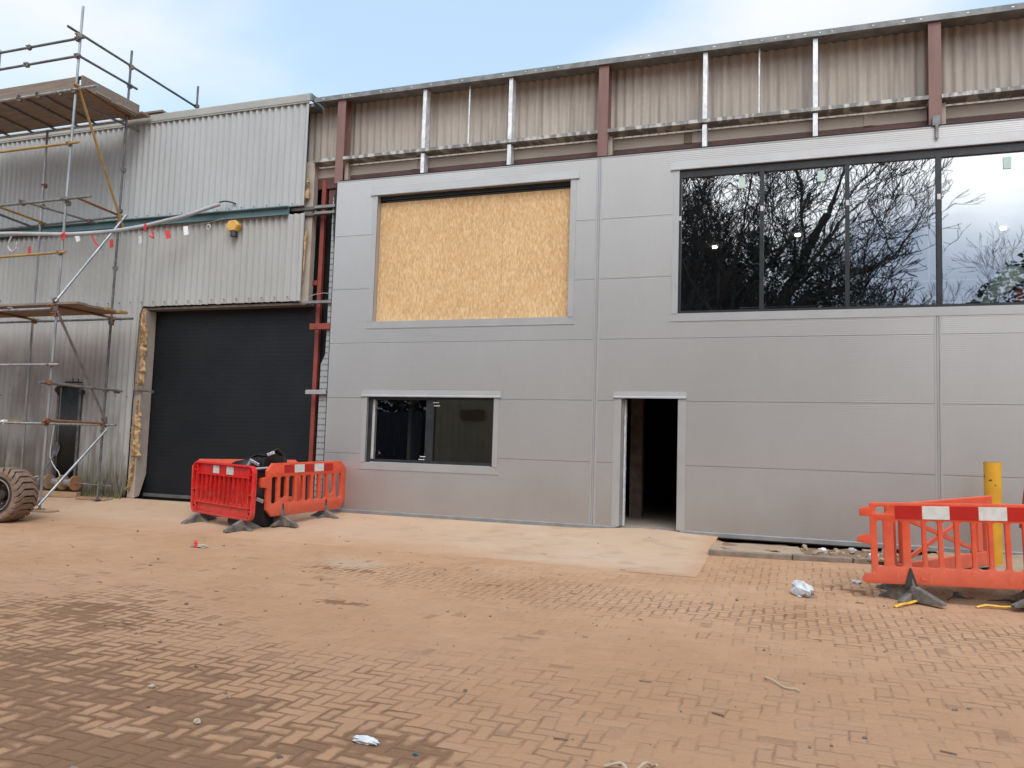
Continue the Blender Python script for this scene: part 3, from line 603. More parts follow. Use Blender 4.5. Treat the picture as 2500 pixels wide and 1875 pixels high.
mb = MB(); mb.box(-6.06, -5.2, .03, .10, 5.575, 5.635); mb.box(-6.06, -5.2, .03, .10, 5.46, 5.505); mb.build('sheeting_rail', M['steel_bar'], D)
mb = MB(); mb.box(-6.2, -5.74, -.02, .02, 5.645, 5.665); mb.build('lap_shadow_strip', M['channel'], D)
mb = MB(); mb.box(-5.51, -5.07, .0, .06, 5.585, 5.635); mb.box(-5.51, -5.07, .0, .06, 5.47, 5.515); mb.build('sheeting_rail', M['trim_dark'], D)
mb = MB(); mb.box(-5.80, -5.60, .08, .22, 3.8, 6.53); mb.build('corner_post', M['beige_steel'], D)
mb = MB(); mb.box(-5.495, -5.41, .20, .27, -.05, 6.2); mb.box(-5.62, -5.496, .19, .21, 4.15, 4.24); mb.build('red_post', M['red_oxide'], D)
mb = MB(); mb.box(-5.48, -5.04, -.01, .09, 3.27, 3.38); mb.build('red_bracket', M['red_oxide'], D)
mb = MB(); mb.box(-5.485, -5.045, -.03, .05, 2.06, 2.075); mb.box(-5.485, -5.045, -.03, -.02, 2.075, 2.13); mb.box(-5.485, -5.045, -.01, .05, 2.13, 2.14); mb.build('grey_bracket', M['trim'], D)
mb = MB(); mb.box(-5.62, -5.03, -.0, .10, 3.765, 3.815); mb.build('lintel_end', M['trim_dark'], D)
mb = MB(); mb.box(-9.48, -5.6, .05, .29, 3.755, 3.80); mb.build('lintel', M['tube_dull'], D)
mb = MB(); mb.path([(-5.6, -.02, 3.84), (-5.4, -.03, 3.92), (-5.2, -.03, 3.945), (-5.05, -.02, 3.93)], .006, 6); mb.build('loose_wire', M['conduit'], D)
mb = MB(); mb.box(-5.36, -5.2, .24, .26, 5.72, 6.0); mb.build('red_plate', M['dark_red'], D)
mb = MB(); mb.grid(lambda x, z: (x, .30, z), [-9.6, -5.1], [-.1, 3.9]); mb.build('roller_shutter', M['shutter'], D)
mb = MB(); mb.box(-9.4, -5.5, .25, .29, -.03, .035); mb.build('shutter_bottom_bar', M['steel_bar'], D)
mb = MB(); mb.box(-5.95, -5.55, .40, .46, 3.8, 7.66); mb.box(-9.7, -5.0, .5, .55, 3.7, 6.0); mb.build('dark_lining', M['black'], D)
mb = MB(); mb.box(-5.46, -5.0, .42, .44, -.1, 6.1); mb.build('dark_lining', M['black'], D)
mb = MB(); mb.box(-9.60, -9.40, .035, .045, -.06, 3.80); mb.prism([(.0, -.05), (.0, 3.74), (.28, 3.74), (.28, .42), (.13, -.02)], 'x', -9.41, -9.385); mb.build('door_jamb', M['beige_steel'], D)
# ragged wool between sheet edge and jamb
def wool(name, pts, parent):
    mb = MB(); r = random.Random(len(pts)*13+int(pts[0][1]*10))
    z0, z1 = pts[0][1], pts[-1][1]; n = int((z1-z0)/.022)
    def mid(z):
        for (xa, za, wa), (xb, zb, wb) in zip(pts, pts[1:]):
            if za <= z <= zb+1e-6: f = (z-za)/(zb-za); return xa+(xb-xa)*f, wa+(wb-wa)*f
        return pts[-1][0], pts[-1][2]
    def P(k, u):
        z = z0+(z1-z0)*k/n; x, w_ = mid(z); e = .7 + .9*abs(noise.noise((z*7, 3.3*(u > 0), 1)))*1.3; taper = min(1, k/3, (n-k)/3)
        q = Vector((x + u*w_*e*max(.1, taper) + .03*noise.noise((z*4, 9, 2)), 0, z)); d = noise.noise((q.x*16, 0, z*13))*.5 + noise.noise((q.x*38, 5, z*30))*.3
        return (q.x, .03 - (.075 + .06*d)*(1-u*u)*taper, z + .03*noise.noise((q.x*20, 4, z*20)))
    mb.grid(P, list(range(n+1)), [i/6-1 for i in range(13)])
    for i in range(int(30*(z1-z0))+6):
        z = r.uniform(z0, z1); x, w_ = mid(z); k = Vector((x+r.uniform(-1, 1)*w_, -.03, z)); a = r.uniform(0, 6.28); d = Vector((math.cos(a), -.6, math.sin(a)))*r.uniform(.02, .06)
        mb.tube(k, k+d, .014, 4, .002)
    mb.build(name, M['wool'], parent, smooth=True)
wool('insulation', [(-9.42, 2.14, .06), (-9.40, 2.5, .08), (-9.41, 2.75, .05), (-9.43, 3.0, .085), (-9.43, 3.3, .10), (-9.44, 3.55, .065), (-9.45, 3.78, .06)], D)
wool('insulation', [(-9.42, .72, .10), (-9.44, .95, .09), (-9.44, 1.2, .075), (-9.44, 1.5, .085), (-9.43, 1.68, .045), (-9.43, 1.95, .02)], D)
wool('insulation', [(-9.52, .05, .02), (-9.50, .35, .03), (-9.47, .7, .03)], D)
mb = MB(); mb.path([(-5.71, .03, 5.80), (-5.68, .02, 5.92), (-5.69, .02, 6.1), (-5.72, .03, 6.22)], .04, 7, [.05, .045, .03, .01])
for v in mb.b.verts: v.co += noise.noise_vector(v.co*11)*.02
mb.build('insulation', M['wool'], D, smooth=True)
mb = MB(); mb.path([(-5.72, .03, 4.2), (-5.70, .03, 4.6), (-5.69, .02, 5.0), (-5.67, .02, 5.15)], .02, 6, [.008, .015, .028, .02]); mb.build('insulation', M['wool'], D, smooth=True)
mb = MB(); mb.tube((-9.55, -.02, 2.10), (-9.05, -.03, 2.085), .02, 8); mb.obox((-9.08, -.03, 2.07), (.07, .05, .05)); mb.build('bent_bracket', M['tube_dark'], D)
# black ribbed panel beside the scaffold
P = thing('black_ribbed_panel', 'tall narrow black ribbed panel between two grey pipes on the shed wall', 'panel', (-11.2, -.05, .2))
mb = MB(); n_ = 40
mb.grid(lambda i, k: (-11.44 + .50*i/n_ + (2.16-.2)*0, -.06 + .012*math.cos(i*math.pi/2.5), .25 + 1.95*k), list(range(n_+1)), [0, 1]); o = mb.build('ribbed_sheet', M['blacksheet'], P, smooth=True); solid(o, .01)
for x in (-11.50, -10.90):
    mb = MB(); mb.tube((x, -.07, .22), (x, -.07, 2.12), .028, 10); mb.build('side_pipe', M['tube_dark'], P, smooth=True)
mb = MB(); mb.obox((-10.86, -.08, 2.05), (.09, .08, .09)); mb.build('pipe_cap', M['navy'], P)
mb = MB(); mb.path([(-11.47, -.09, 1.98), (-11.53, -.1, 2.1), (-11.44, -.12, 2.17), (-11.3, -.12, 2.2)], .03, 7, [.02, .05, .05, .02]); mb.build('torn_flap', M['bin_bag'], P)
mb = MB(); mb.box(-11.5, -10.9, -.09, -.05, .18, .27); mb.build('bottom_tray', M['tube_dark'], P)
mb = MB(); mb.tube((-11.3, -.1, 2.26), (-10.85, -.1, 2.25), .018, 6); mb.tube((-11.1, -.1, 2.26), (-11.1, -.1, 2.34), .01, 5); mb.tube((-10.95, -.1, 2.26), (-10.95, -.1, 2.33), .01, 5); mb.build('top_bracket', M['black'], P)

# alarm box
A = thing('alarm_box', 'yellow hexagonal alarm box high on the shed wall above the shutter', 'alarm box', (-7.28, -.03, 5.32))
hexa = [(-7.27+.155*math.cos(R(60*i+4)), 5.325+.125*math.sin(R(60*i+4))) for i in range(6)]
mb = MB(); b2 = [(-7.27+(x+7.27)*.86, 5.325+(z-5.325)*.86) for x, z in hexa]
va = [mb.b.verts.new((x, -.03, z)) for x, z in hexa]; vm = [mb.b.verts.new((x, -.13, z)) for x, z in hexa]; vb = [mb.b.verts.new((x, -.16, z)) for x, z in b2]
for P_, Q_ in ((va, vm), (vm, vb)):
    for i in range(6): mb.b.faces.new((P_[i], P_[(i+1) % 6], Q_[(i+1) % 6], Q_[i]))
mb.b.faces.new(vb); mb.b.faces.new(va[::-1]); mb.build('cover', M['alarm'], A, bevel=.006)
mb = MB(); mb.tube((-7.25, -.09, 5.12), (-7.25, -.09, 5.22), .075, 14, .06); mb.build('beacon', M['navy'], A, smooth=True)

# ------------------------------------------------------------------ scaffold
SC = thing('scaffold', 'two-lift tube and board scaffold tower standing against the shed wall', 'scaffold', (-10.8, -1.1, -.2))
def stube(name, a, b, mat='tube', r=.0242):
    mb = MB(); mb.tube(a, b, r, 12); return mb.build(name, M[mat], SC, smooth=True)
gz = G(-9.8, -1.7)
stube('standard', (-9.70, -1.73, 9.29), (-9.84, -1.73, gz+.05)); stube('standard', (-9.77, -.45, 9.05), (-9.85, -.45, G(-9.8, -.45)+.04), 'tube_dark')
stube('standard', (-11.80, -1.73, 8.72), (-11.86, -1.73, gz+.05)); stube('standard', (-11.93, -.45, 7.6), (-11.93, -.45, 0.0), 'tube')
stube('standard', (-9.79, 1.5, 9.17), (-9.79, 1.5, 7.7), 'tube_dark')
stube('standard', (-13.9, -1.73, 8.7), (-13.9, -1.73, gz+.05)); stube('standard', (-13.9, -.45, 7.6), (-13.9, -.45, 0), 'tube')
stube('guardrail', (-13.95, -1.78, 8.63), (-9.55, -1.78, 8.63), 'tube_dark'); stube('guardrail', (-13.95, -1.78, 8.285), (-9.62, -1.78, 8.285), 'tube_dark')
stube('guardrail', (-9.76, -1.98, 8.78), (-9.83, 1.55, 8.70), 'tube_dark'); stube('guardrail', (-9.68, -1.80, 8.30), (-9.74, -.28, 8.31), 'tube_dark')
stube('ledger', (-13.95, -1.78, 7.635), (-9.15, -1.78, 7.64), 'tube'); stube('ledger', (-13.95, -.40, 7.60), (-9.9, -.40, 7.60), 'tube')
stube('transom', (-9.60, -1.9, 7.675), (-9.84, -.30, 7.675), 'tube_rust'); stube('transom', (-10.10, -1.85, 7.60), (-9.87, .0, 7.53), 'tube_dull')
for x in (-10.62, -11.1, -11.75, -12.4, -13.1): stube('transom', (x, -1.85, 7.675), (x-.15, -.25, 7.675), 'tube_dull')
stube('brace', (-9.64, -1.76, 7.70), (-9.68, -.42, 5.30), 'tube_yellow')
stube('rail', (-13.95, -1.78, 6.6), (-9.5, -1.78, 6.6), 'tube_yellow'); stube('ledger', (-13.95, -1.78, 5.51), (-9.10, -1.78, 5.54), 'tube_dull')
stube('ledger', (-13.95, -.42, 5.52), (-9.80, -.42, 5.59), 'tube_dark')
stube('transom', (-10.83, -1.85, 5.58), (-10.60, -.25, 5.56), 'tube_dull'); stube('transom', (-9.50, -1.73, 5.56), (-9.86, -.42, 5.63), 'tube_rust')
stube('transom', (-11.48, -1.8, 5.53), (-11.86, -.38, 5.59), 'tube_yellow'); stube('transom', (-11.46, -1.8, 5.38), (-12.2, -.2, 5.52), 'tube_dark')
stube('rail', (-13.95, -1.78, 4.49), (-9.62, -1.78, 4.53), 'tube_yellow')
stube('brace', (-9.76, -1.80, 3.60), (-9.67, -.40, 5.62), 'tube')
stube('ledger', (-13.95, -1.78, 3.47), (-9.86, -1.78, 3.48), 'tube'); stube('ledger', (-13.95, -.42, 3.50), (-9.30, -.42, 3.50), 'tube_dark')
stube('transom', (-9.82, -1.9, 3.53), (-9.82, -.2, 3.53), 'tube_rust'); stube('transom', (-11.86, -1.9, 3.53), (-11.86, -.2, 3.53), 'tube_rust')
stube('brace', (-11.2, -1.78, 3.66), (-12.6, -1.78, 4.3), 'tube_dark')
stube('brace', (-9.73, -1.76, 3.42), (-9.78, -.42, 1.42), 'tube_dull')
stube('rail', (-13.95, -1.78, 2.44), (-9.58, -1.78, 2.44), 'tube'); stube('transom', (-9.93, -1.85, 2.11), (-9.62, -.25, 2.07), 'tube_dull')
stube('ledger', (-13.95, -1.78, 1.35), (-9.80, -1.78, 1.36), 'tube'); stube('ledger', (-13.95, -.42, 1.36), (-9.55, -.42, 1.385), 'tube')
stube('ledger', (-14, -.50, 1.44), (-11.9, -.50, 1.41), 'tube_yellow'); stube('transom', (-9.76, -1.85, 1.42), (-9.84, -.40, 1.41), 'tube_rust')
stube('brace', (-9.79, -1.80, -.12), (-9.76, -.42, 1.30), 'tube')
def board(name, x0, x1, y0, y1, z0, mat='board', th=.038):
    mb = MB(); mb.box(x0, x1, y0, y1, z0, z0+th); mb.build(name, M[mat], SC)
for k in range(6):
    y0 = -1.72 + k*.228; board('board', -14, -9.62 + rnd.uniform(-.03, .05), y0, y0+.222, 7.701)
    if k < 5: board('board', -14, -9.30 + rnd.uniform(-.06, .06), y0-.06, y0+.160, 3.556)
board('board', -10.2, -9.52, -.32, -.10, 7.76); board('board', -9.9, -9.25, -.07, .18, 7.87)
mb = MB(); mb.box(-14, -9.78, -1.70, -1.665, 7.74, 7.93); mb.build('toe_board', M['board'], SC)
mb = MB(); mb.box(-9.66, -9.622, -1.69, -.30, 7.742, 7.945); mb.build('toe_board', M['board'], SC)
for y in (-1.4, -.9): 
    mb = MB(); mb.box(-9.62, -9.585, y, y+.35, 7.735, 7.75); mb.build('board_end_band', M['board_pale'], SC)
for y in (-1.15, -.8):
    mb = MB(); mb.box(-9.34, -9.225, y, y+.18, 3.553, 3.5965); mb.build('board_end_band', M['tube_yellow'], SC)
for (x, y) in ((-9.84, -1.73), (-9.85, -.45), (-11.86, -1.73), (-11.93, -.45), (-13.9, -1.73)):
    g_ = G(x, y); mb = MB(); mb.box(x-.075, x+.075, y-.075, y+.075, g_+.036, g_+.045); mb.tube((x, y, g_+.045), (x, y, g_+.2), .019, 8); mb.build('base_plate', M['coupler'], SC)
for (x0, x1, y, a) in ((-10.2, -9.45, -1.77, 2), (-10.5, -9.7, -.30, -3)):
    mb = MB(); mb.obox(((x0+x1)/2, y, G((x0+x1)/2, y)+.018), (x1-x0, .22, .034), (0, 0, R(a))); mb.build('sole_board', M['timber'], SC)
def coup(x, y, z, mat='coupler'):
    mb = MB(); mb.obox((x, y, z), (.085, .07, .075), (rnd.uniform(-.2, .2), rnd.uniform(-.2, .2), rnd.uniform(-.5, .5))); mb.tube((x-.02, y-.07, z+.01), (x+.05, y+.02, z+.02), .013, 6); mb.tube((x, y, z-.045), (x, y, z+.045), .036, 8); mb.build('coupler', M[mat], SC)
for c_ in ((-9.73, -1.76, 8.63), (-9.73, -1.76, 8.70), (-9.72, -1.76, 8.30), (-9.72, -1.76, 7.62), (-9.68, -1.76, 7.70, 'tube_yellow'), (-9.75, -1.76, 6.6), (-9.76, -1.76, 5.54), (-9.72, -1.72, 5.47), (-9.78, -1.76, 4.53), (-9.79, -1.78, 3.64), (-9.80, -1.76, 3.48),
            (-9.80, -1.76, 3.38, 'coupler_rust'), (-9.81, -1.76, 2.44), (-9.81, -1.76, 2.11, 'coupler_rust'), (-9.82, -1.76, 1.37, 'coupler_rust'), (-9.77, -1.76, 1.41, 'coupler_rust'), (-9.83, -1.78, -.08), (-9.77, -.43, 8.71), (-9.78, -.43, 8.31), (-9.79, -.42, 7.66, 'coupler_rust'),
            (-9.80, -.44, 5.70), (-9.80, -.43, 5.58), (-9.81, -.44, 5.42), (-9.83, -.42, 3.50, 'coupler_rust'), (-9.83, -.43, 3.42, 'coupler_rust'), (-9.84, -.44, 2.07), (-9.70, -.3, 2.06), (-9.84, -.43, 1.50), (-9.84, -.43, 1.38, 'coupler_rust'), (-9.84, -.43, 1.26),
            (-11.91, -.43, 5.56), (-11.91, -.43, 3.50, 'coupler_rust'), (-11.92, -.43, 1.39), (-10.62, -1.76, 7.62), (-10.08, -1.76, 7.60), (-11.12, -1.76, 7.62), (-10.81, -1.76, 5.54), (-10.62, -.42, 5.55), (-10.95, -1.78, 8.63), (-10.98, -1.78, 8.285), (-9.79, 1.5, 8.70), (-9.82, -.43, 4.53), (-10.84, -1.76, 1.37, 'galv'), (-10.9, -1.76, 3.50), (-9.79, -.43, 6.55), (-11.92, -.43, 6.4, 'coupler_rust'), (-11.92, -.43, 5.95, 'coupler_rust')):
    coup(*c_)
for (x, y, z) in ((-9.76, -1.62, 7.93), (-9.78, -.45, 7.93)):
    mb = MB(); mb.box(x-.11, x+.11, y-.05, y+.05, z, z+.02); mb.box(x-.09, x-.05, y-.03, y+.03, z-.16, z); mb.build('toe_board_clip', M['coupler'], SC)

# conduit slung across the scaffold, with tags
cp = [(-14.5, -1.85, 5.02), (-12.2, -1.85, 4.97), (-11.1, -1.84, 4.945), (-10.66, -1.83, 4.92), (-10.15, -1.82, 4.885), (-9.64, -1.80, 4.855), (-9.26, -1.6, 4.91), (-9.13, -1.25, 5.03), (-9.08, -.95, 5.15), (-8.96, -.60, 5.305), (-8.60, -.50, 5.40), (-8.15, -.42, 5.50), (-7.86, -.32, 5.62), (-7.70, -.22, 5.71), (-7.58, -.15, 5.77)]
# keep one smooth hanging line between the scaffold and the wall
def catmull(P, n=6):
    o = []; P = [Vector(p) for p in P]
    for i in range(len(P)-1):
        a, b, c, d = P[max(i-1, 0)], P[i], P[i+1], P[min(i+2, len(P)-1)]
        for k in range(n):
            t_ = k/n; o.append(.5*((2*b) + (c-a)*t_ + (2*a-5*b+4*c-d)*t_*t_ + (3*b-a-3*c+d)*t_**3))
    o.append(P[-1]); return o
CD = thing('conduit', 'grey flexible conduit slung from the scaffold to the shed wall', 'conduit', (-9.7, -1.8, 4.8))
mb = MB(); mb.path(catmull(cp), .038, 10); mb.build('conduit_pipe', M['conduit'], CD, smooth=True)
mb = MB(); mb.path(catmull([(-7.95, -.3, 5.60), (-7.66, -.17, 5.775), (-7.5, -.12, 5.83), (-7.37, -.06, 5.815), (-7.3, -.02, 5.79)]), .014, 7); mb.build('cable_end', M['black'], CD, smooth=True)
for x, y, z in ((-9.66, -1.80, 4.855), (-8.96, -.60, 5.30)):
    mb = MB(); mb.tube((x-.04, y, z-.01), (x+.04, y, z+.01), .046, 8); mb.obox((x+.03, y-.03, z-.06), (.04, .01, .14), (.1, .5, .2)); mb.build('tape_wrap', M['tape_red'], CD)
# string of red and white tags
BT = thing('tag_bunting', 'string of small red and white warning tags hanging below the conduit', 'bunting', (-8.5, -.6, 5.0))
flags = [(-10.70, -.6, 5.168, 'flag_white', 'w'), (-9.79, -.6, 4.99, 'tape_red', 'r'), (-9.07, -.6, 5.031, 'flag_white', 'w'), (-8.39, -.6, 5.097, 'tape_red', 'r'), (-7.96, -.6, 5.144, 'flag_white', 'w'), (-12.0, -.6, 4.966, 'tape_red', 'r')]
for x, y, z, mt, _ in flags:
    mb = MB(); mb.obox((x, y, z), (.095, .006, .17), (0, R(-14 + rnd.uniform(-8, 6)), R(rnd.uniform(-15, 15)))); mb.build('flag', M[mt], BT)
mb = MB(); mb.path(catmull([(-12.6, -.6, 5.12), (-12.0, -.6, 5.06), (-11.2, -.6, 5.2), (-10.7, -.6, 5.25), (-10.2, -.6, 5.12), (-9.79, -.6, 5.08), (-9.4, -.6, 5.14), (-9.07, -.6, 5.12), (-8.7, -.6, 5.17), (-8.39, -.6, 5.18), (-7.96, -.6, 5.23), (-7.52, -.5, 5.30), (-7.5, -.1, 5.5)], 4), .003, 4); mb.build('string', M['conduit'], BT)
mb = MB(); mb.path([(-7.52+.045*math.cos(a*.6), -.5, 5.22+.045*math.sin(a*.6)) for a in range(12)], .008, 5); mb.build('ring', M['white'], BT)
for (pts_, mt) in (([(-10.35, -.6, 5.22), (-10.25, -.6, 5.08), (-10.15, -.6, 4.98), (-10.05, -.6, 4.92)], 'tape_red'), ([(-8.80, -.6, 5.22), (-8.76, -.6, 5.12), (-8.74, -.6, 5.05), (-8.84, -.6, 5.10)], 'tape_red'), ([(-12.55, -.6, 5.3), (-12.62, -.6, 5.1), (-12.5, -.6, 4.98), (-12.38, -.6, 5.03), (-12.38, -.6, 5.18)], 'white')):
    mb = MB(); mb.path(catmull(pts_, 4), .017, 5); mb.build('tape_tail', M[mt], BT)

# ------------------------------------------------------------------ traffic barriers (local: x 0..L, y thickness, z up)
def chamf(L, z0, z1, c): return [(c, z0), (L-c, z0), (L, z0+c), (L, z1-c), (L-c, z1), (c, z1), (0, z1-c), (0, z0+c)]
SL = [(.067, .126), (.226, .31), (.39, .50), (.545, .653), (.70, .807), (.856, .965), (1.01, 1.12), (1.165, 1.272), (1.32, 1.43), (1.485, 1.59), (1.66, 1.745), (1.84, 1.90)]
def barrier(label, kind, loc, rotz, mat='orange', L=1.97, group='traffic barriers around the works', tilt_=0, feet=((.46, 0), (1.5, 0)), patches=True):
    T = thing('traffic_barrier', label, 'barrier', loc, rotz, group)
    T.rotation_euler = (0, tilt_, rotz)
    if kind == 'square':
        out_ = [(-.10, .28-.06), (-.09, .19), (-.04, .175), (L, .175), (L, 1.035), (.03, 1.035), (0, 1.01), (0, .985), (-.055, .985), (-.10, .965), (-.10, .89), (0, .885), (0, .70), (-.12, .675), (-.14, .61), (0, .585), (0, .28), (-.06, .28)]
        hs = [rounded(a, b, .355, .845, min(.03, (b-a)*.4)) for a, b in SL if b < L-.03] + [rounded(.06, .165, .915, .995, .035)]
        mb = holed(out_, hs, -.028, .028, .006); mb.build('panel', M[mat], T, local=True, smooth=True)
        mb = MB(); mb.box(.0, L, -.022, .022, 1.02, 1.028); 
        for a in (.30, .62, 1.3): pass
        for x in (.51, 1.45): mb.tube((x, -.034, .265), (x, -.02, .265), .046, 16)
        mb.build('panel_boss', M[mat], T, local=True, smooth=True)
        pats = [(.245+.264*i, .245+.264*(i+1), i % 2) for i in range(6)]
    elif kind == 'chamfer':
        L = 1.87; out_ = chamf(L, .165, 1.02, .12); out_ = out_[:7] + ([(0, .80), (-.12, .79), (-.14, .70), (-.12, .64), (0, .63)] if patches else []) + out_[7:]
        hs = []
        for q in range(9):
            a = .10 + q*.192; hs.append(rounded(a, a+.125, .37 if q not in (1, 7) else .45, .80, .035))
        mb = holed(out_, hs, -.028, .028, .006); mb.build('panel', M[mat], T, local=True, smooth=True)
        pats = [(.36+.235*i, .36+.235*(i+1), i % 2) for i in range(5)]
    elif kind == 'ribbed':
        out_ = rounded(0, L, .165, 1.03, .13, 6)
        hs = [rounded(.045, .085, .62, .80, .015), rounded(.045, .085, .34, .55, .015), rounded(L-.085, L-.045, .62, .80, .015), rounded(L-.085, L-.045, .34, .55, .015)]
        n_ = 11
        for q in range(n_):
            a = .17 + q*(L-.34)/n_; hs.append(rounded(a+.012, a+(L-.34)/n_-.045, .39, .81, .02))
        mb = holed(out_, hs, .005, .03, .004); mb.build('panel', M[mat], T, local=True, smooth=True)
        mb = MB()                               # raised rim and ribs of the hollow side
        rim_o, rim_i = rounded(0, L, .165, 1.03, .13, 6), rounded(.028, L-.028, .193, 1.002, .105, 6)
        rb = holed(rim_o, [rim_i], -.045, .004, .004); rb.build('rim', M[mat], T, local=True, smooth=True)
        for q in range(n_+1):
            a = .155 + q*(L-.34)/n_; mb.box(a-.006, a+.006, -.035, .004, .36, .83); mb.box(a+.022, a+.032, -.03, .004, .36, .83)
        mb.box(.10, L-.10, -.035, .004, .825, .84); mb.box(.10, L-.10, -.035, .004, .35, .365); mb.box(.13, .145, -.035, .004, .2, 1.0); mb.box(L-.145, L-.13, -.035, .004, .2, 1.0)
        for x, z in ((.085, .92), (L-.085, .92), (.085, .27), (L-.085, .27)): mb.lathe([(.05, 0), (.05, -.035), (.038, -.035), (.038, 0)], (x, .004, z), (0, 1, 0), 18)
        mb.box(L-.13, L-.03, -.03, .004, .555, .575); mb.box(.03, .13, -.03, .004, .555, .575)
        mb.build('ribs', M[mat], T, local=True)
        pats = [(.60, .80, 1), (1.02, 1.24, 1)]
    if kind == 'brace':
        mb = MB()
        mb.box(0, .13, -.03, .03, .17, 1.0); mb.box(L-.14, L, -.03, .03, .17, 1.0); mb.box(.13, L-.14, -.03, .03, .17, .34); mb.box(.13, L-.14, -.03, .03, .86, 1.0); mb.box(.22, .30, -.02, .02, .34, .86)
        mb.box(L-.30, L-.22, -.02, .02, .34, .86)
        mb.build('panel', M[mat], T, local=True, bevel=.012)
        for a, b in (((.30, .36), (L-.3, .84)), ((.30, .84), (L-.3, .36))):
            mb = MB(); d = Vector((b[0]-a[0], 0, b[1]-a[1])); ang = math.atan2(d.z, d.x)
            mb.obox(((a[0]+b[0])/2, 0 if a[1] < .5 else .012, (a[1]+b[1])/2), (d.length, .03, .042), (0, -ang, 0)); mb.build('cross_brace', M[mat], T, local=True)
        pats = []
    for a, b, wh in (pats if patches else []):
        zz = (.865, 1.003) if kind == 'square' else (.855, .985)
        mb = MB(); y_ = -.0305 if kind != 'ribbed' else -.004
        mb.box(a+.004, b-.004, y_-.002, y_+.004, *zz); mb.build('reflective_patch', M['refl_white' if wh else 'refl_red'], T, local=True)
    for fx, fr in feet:
        if fx > L: fx = L-.4
        wh_ = .19 if kind == 'ribbed' else .36
        mb = MB()
        # rubber foot: an upright wedge, with long low wings across the panel line and a short pair along it
        mb.prism([(-.07, .0), (.07, .0), (.055, .17), (.012, wh_), (-.012, wh_), (-.055, .17)], 'x', -.03, .03)
        mb.prism([(-.36, .0), (.36, .0), (.35, .03), (.07, .16), (-.07, .16), (-.35, .03)], 'x', -.04, .04)
        mb.prism([(-.2, .0), (.2, .0), (.2, .025), (.05, .09), (-.05, .09), (-.2, .025)], 'y', -.035, .035)
        for k_ in (-.27, -.2, -.13, .13, .2, .27): mb.box(-.046, .046, k_-.006, k_+.006, .0, .12 - abs(k_)*.28)
        bmesh.ops.rotate(mb.b, verts=mb.b.verts, cent=(0, 0, 0), matrix=Matrix.Rotation(fr, 3, 'Z')); bmesh.ops.translate(mb.b, verts=mb.b.verts, vec=(fx, 0, 0))
        mb.build('foot', M['foot'], T, local=True, bevel=.006)
        if kind in ('square', 'chamfer'):
            mb = MB(); mb.prism([(fx-.07, .14), (fx+.07, .14), (fx+.008, .35), (fx-.008, .35)], 'y', -.045, .045) if kind == 'square' else mb.box(fx-.014, fx+.014, -.036, .036, .14, .36)
            mb.build('foot_slot', M['foot_dark'], T, local=True)
    return T
def along(ax, ay, bx, by): return math.atan2(by-ay, bx-ax)
# right-hand pair
b1 = barrier('orange barrier with red and white patches, nearest the camera at right', 'square', (3.885, -3.15, -.305), R(0), tilt_=R(-2.1), feet=((.375, R(52)), (1.48, R(20))))
b2 = barrier('orange cross-braced barrier standing behind the patched one at right', 'brace', (4.06, -2.93, -.295), along(4.06, -2.93, 5.42, -1.35), L=2.0, tilt_=R(-2.6), feet=((.3, 0), (1.6, 0)))
# left-hand enclosure
b3 = barrier('red ribbed barrier facing the yard, its hollow back showing two white patches', 'ribbed', (-6.66, -1.46, -.235), along(-6.66, -1.46, -4.90, -2.13), 'red', L=1.88, tilt_=R(.6), feet=((.30, R(8)), (1.62, R(8))))
b4 = barrier('orange chamfered barrier with red and white patches, running back to the silver wall', 'chamfer', (-4.90, -1.83, -.205), along(-4.90, -1.83, -4.60, -.06), feet=((.36, 0), (1.38, 0)), tilt_=R(-1.5))
b5 = barrier('orange barrier at the back of the left enclosure, before the roller shutter', 'chamfer', (-6.85, -1.28, -.20), along(-6.85, -1.28, -5.05, -.33), tilt_=R(-1.0), feet=((.4, 0), (1.4, 0)), patches=False)
mb = MB(); mb.obox((-6.86, -1.42, .43), (.1, .07, .09)); mb.build('hinge_clip', M['black'], b3) if False else mb.b.free()
# black wrapped bundle inside
BB = thing('wrapped_bundle', 'black polythene wrapped bundle with silver tape inside the barriers', 'bundle', (-5.36, -1.42, -.2))
mb = MB(); bmesh.ops.create_cube(mb.b, size=1); bmesh.ops.subdivide_edges(mb.b, edges=mb.b.edges, cuts=9, use_grid_fill=True)
for v in mb.b.verts:
    x, y, z = v.co; k_ = 1.0 - .12*max(0, z)
    p = Vector((x*.70*k_, y*.62*k_, (z+.5)*1.10)); n3 = noise.noise_vector(p*2.2)*.09 + noise.noise_vector(p*7)*.03
    p += n3; p.z = max(p.z, .0)
    if z > .4: p.z += .10*(x)*1.2 - .03
    v.co = p
mb.build('wrap', M['bin_bag'], BB, local=True, smooth=True)
mb = MB(); mb.grid(lambda u, v: (-.08 + .50*u + .05*v, -.25+.32*v + .05*math.sin(u*6), 1.05 + .16*u + .05*math.sin(v*7+u*5)), [i/8 for i in range(9)], [i/6 for i in range(7)]); o = mb.build('flap', M['bin_bag'], BB, local=True, smooth=True); solid(o, .012)
for p, s_, r_ in (((.40, -.26, 1.17), (.12, .06, .05), (0, -.4, .3)), ((.14, -.33, 1.02), (.2, .03, .05), (.2, .4, 0)), ((.30, -.34, .93), (.24, .03, .035), (0, -.1, .1)), ((.34, -.40, .42), (.14, .03, .06), (0, .3, 0)), ((.02, -.3, 1.0), (.05, .03, .12), (0, .6, 0))):
    mb = MB(); mb.obox(p, s_, r_); mb.build('silver_tape', M['silver'], BB, local=True, bevel=.008)

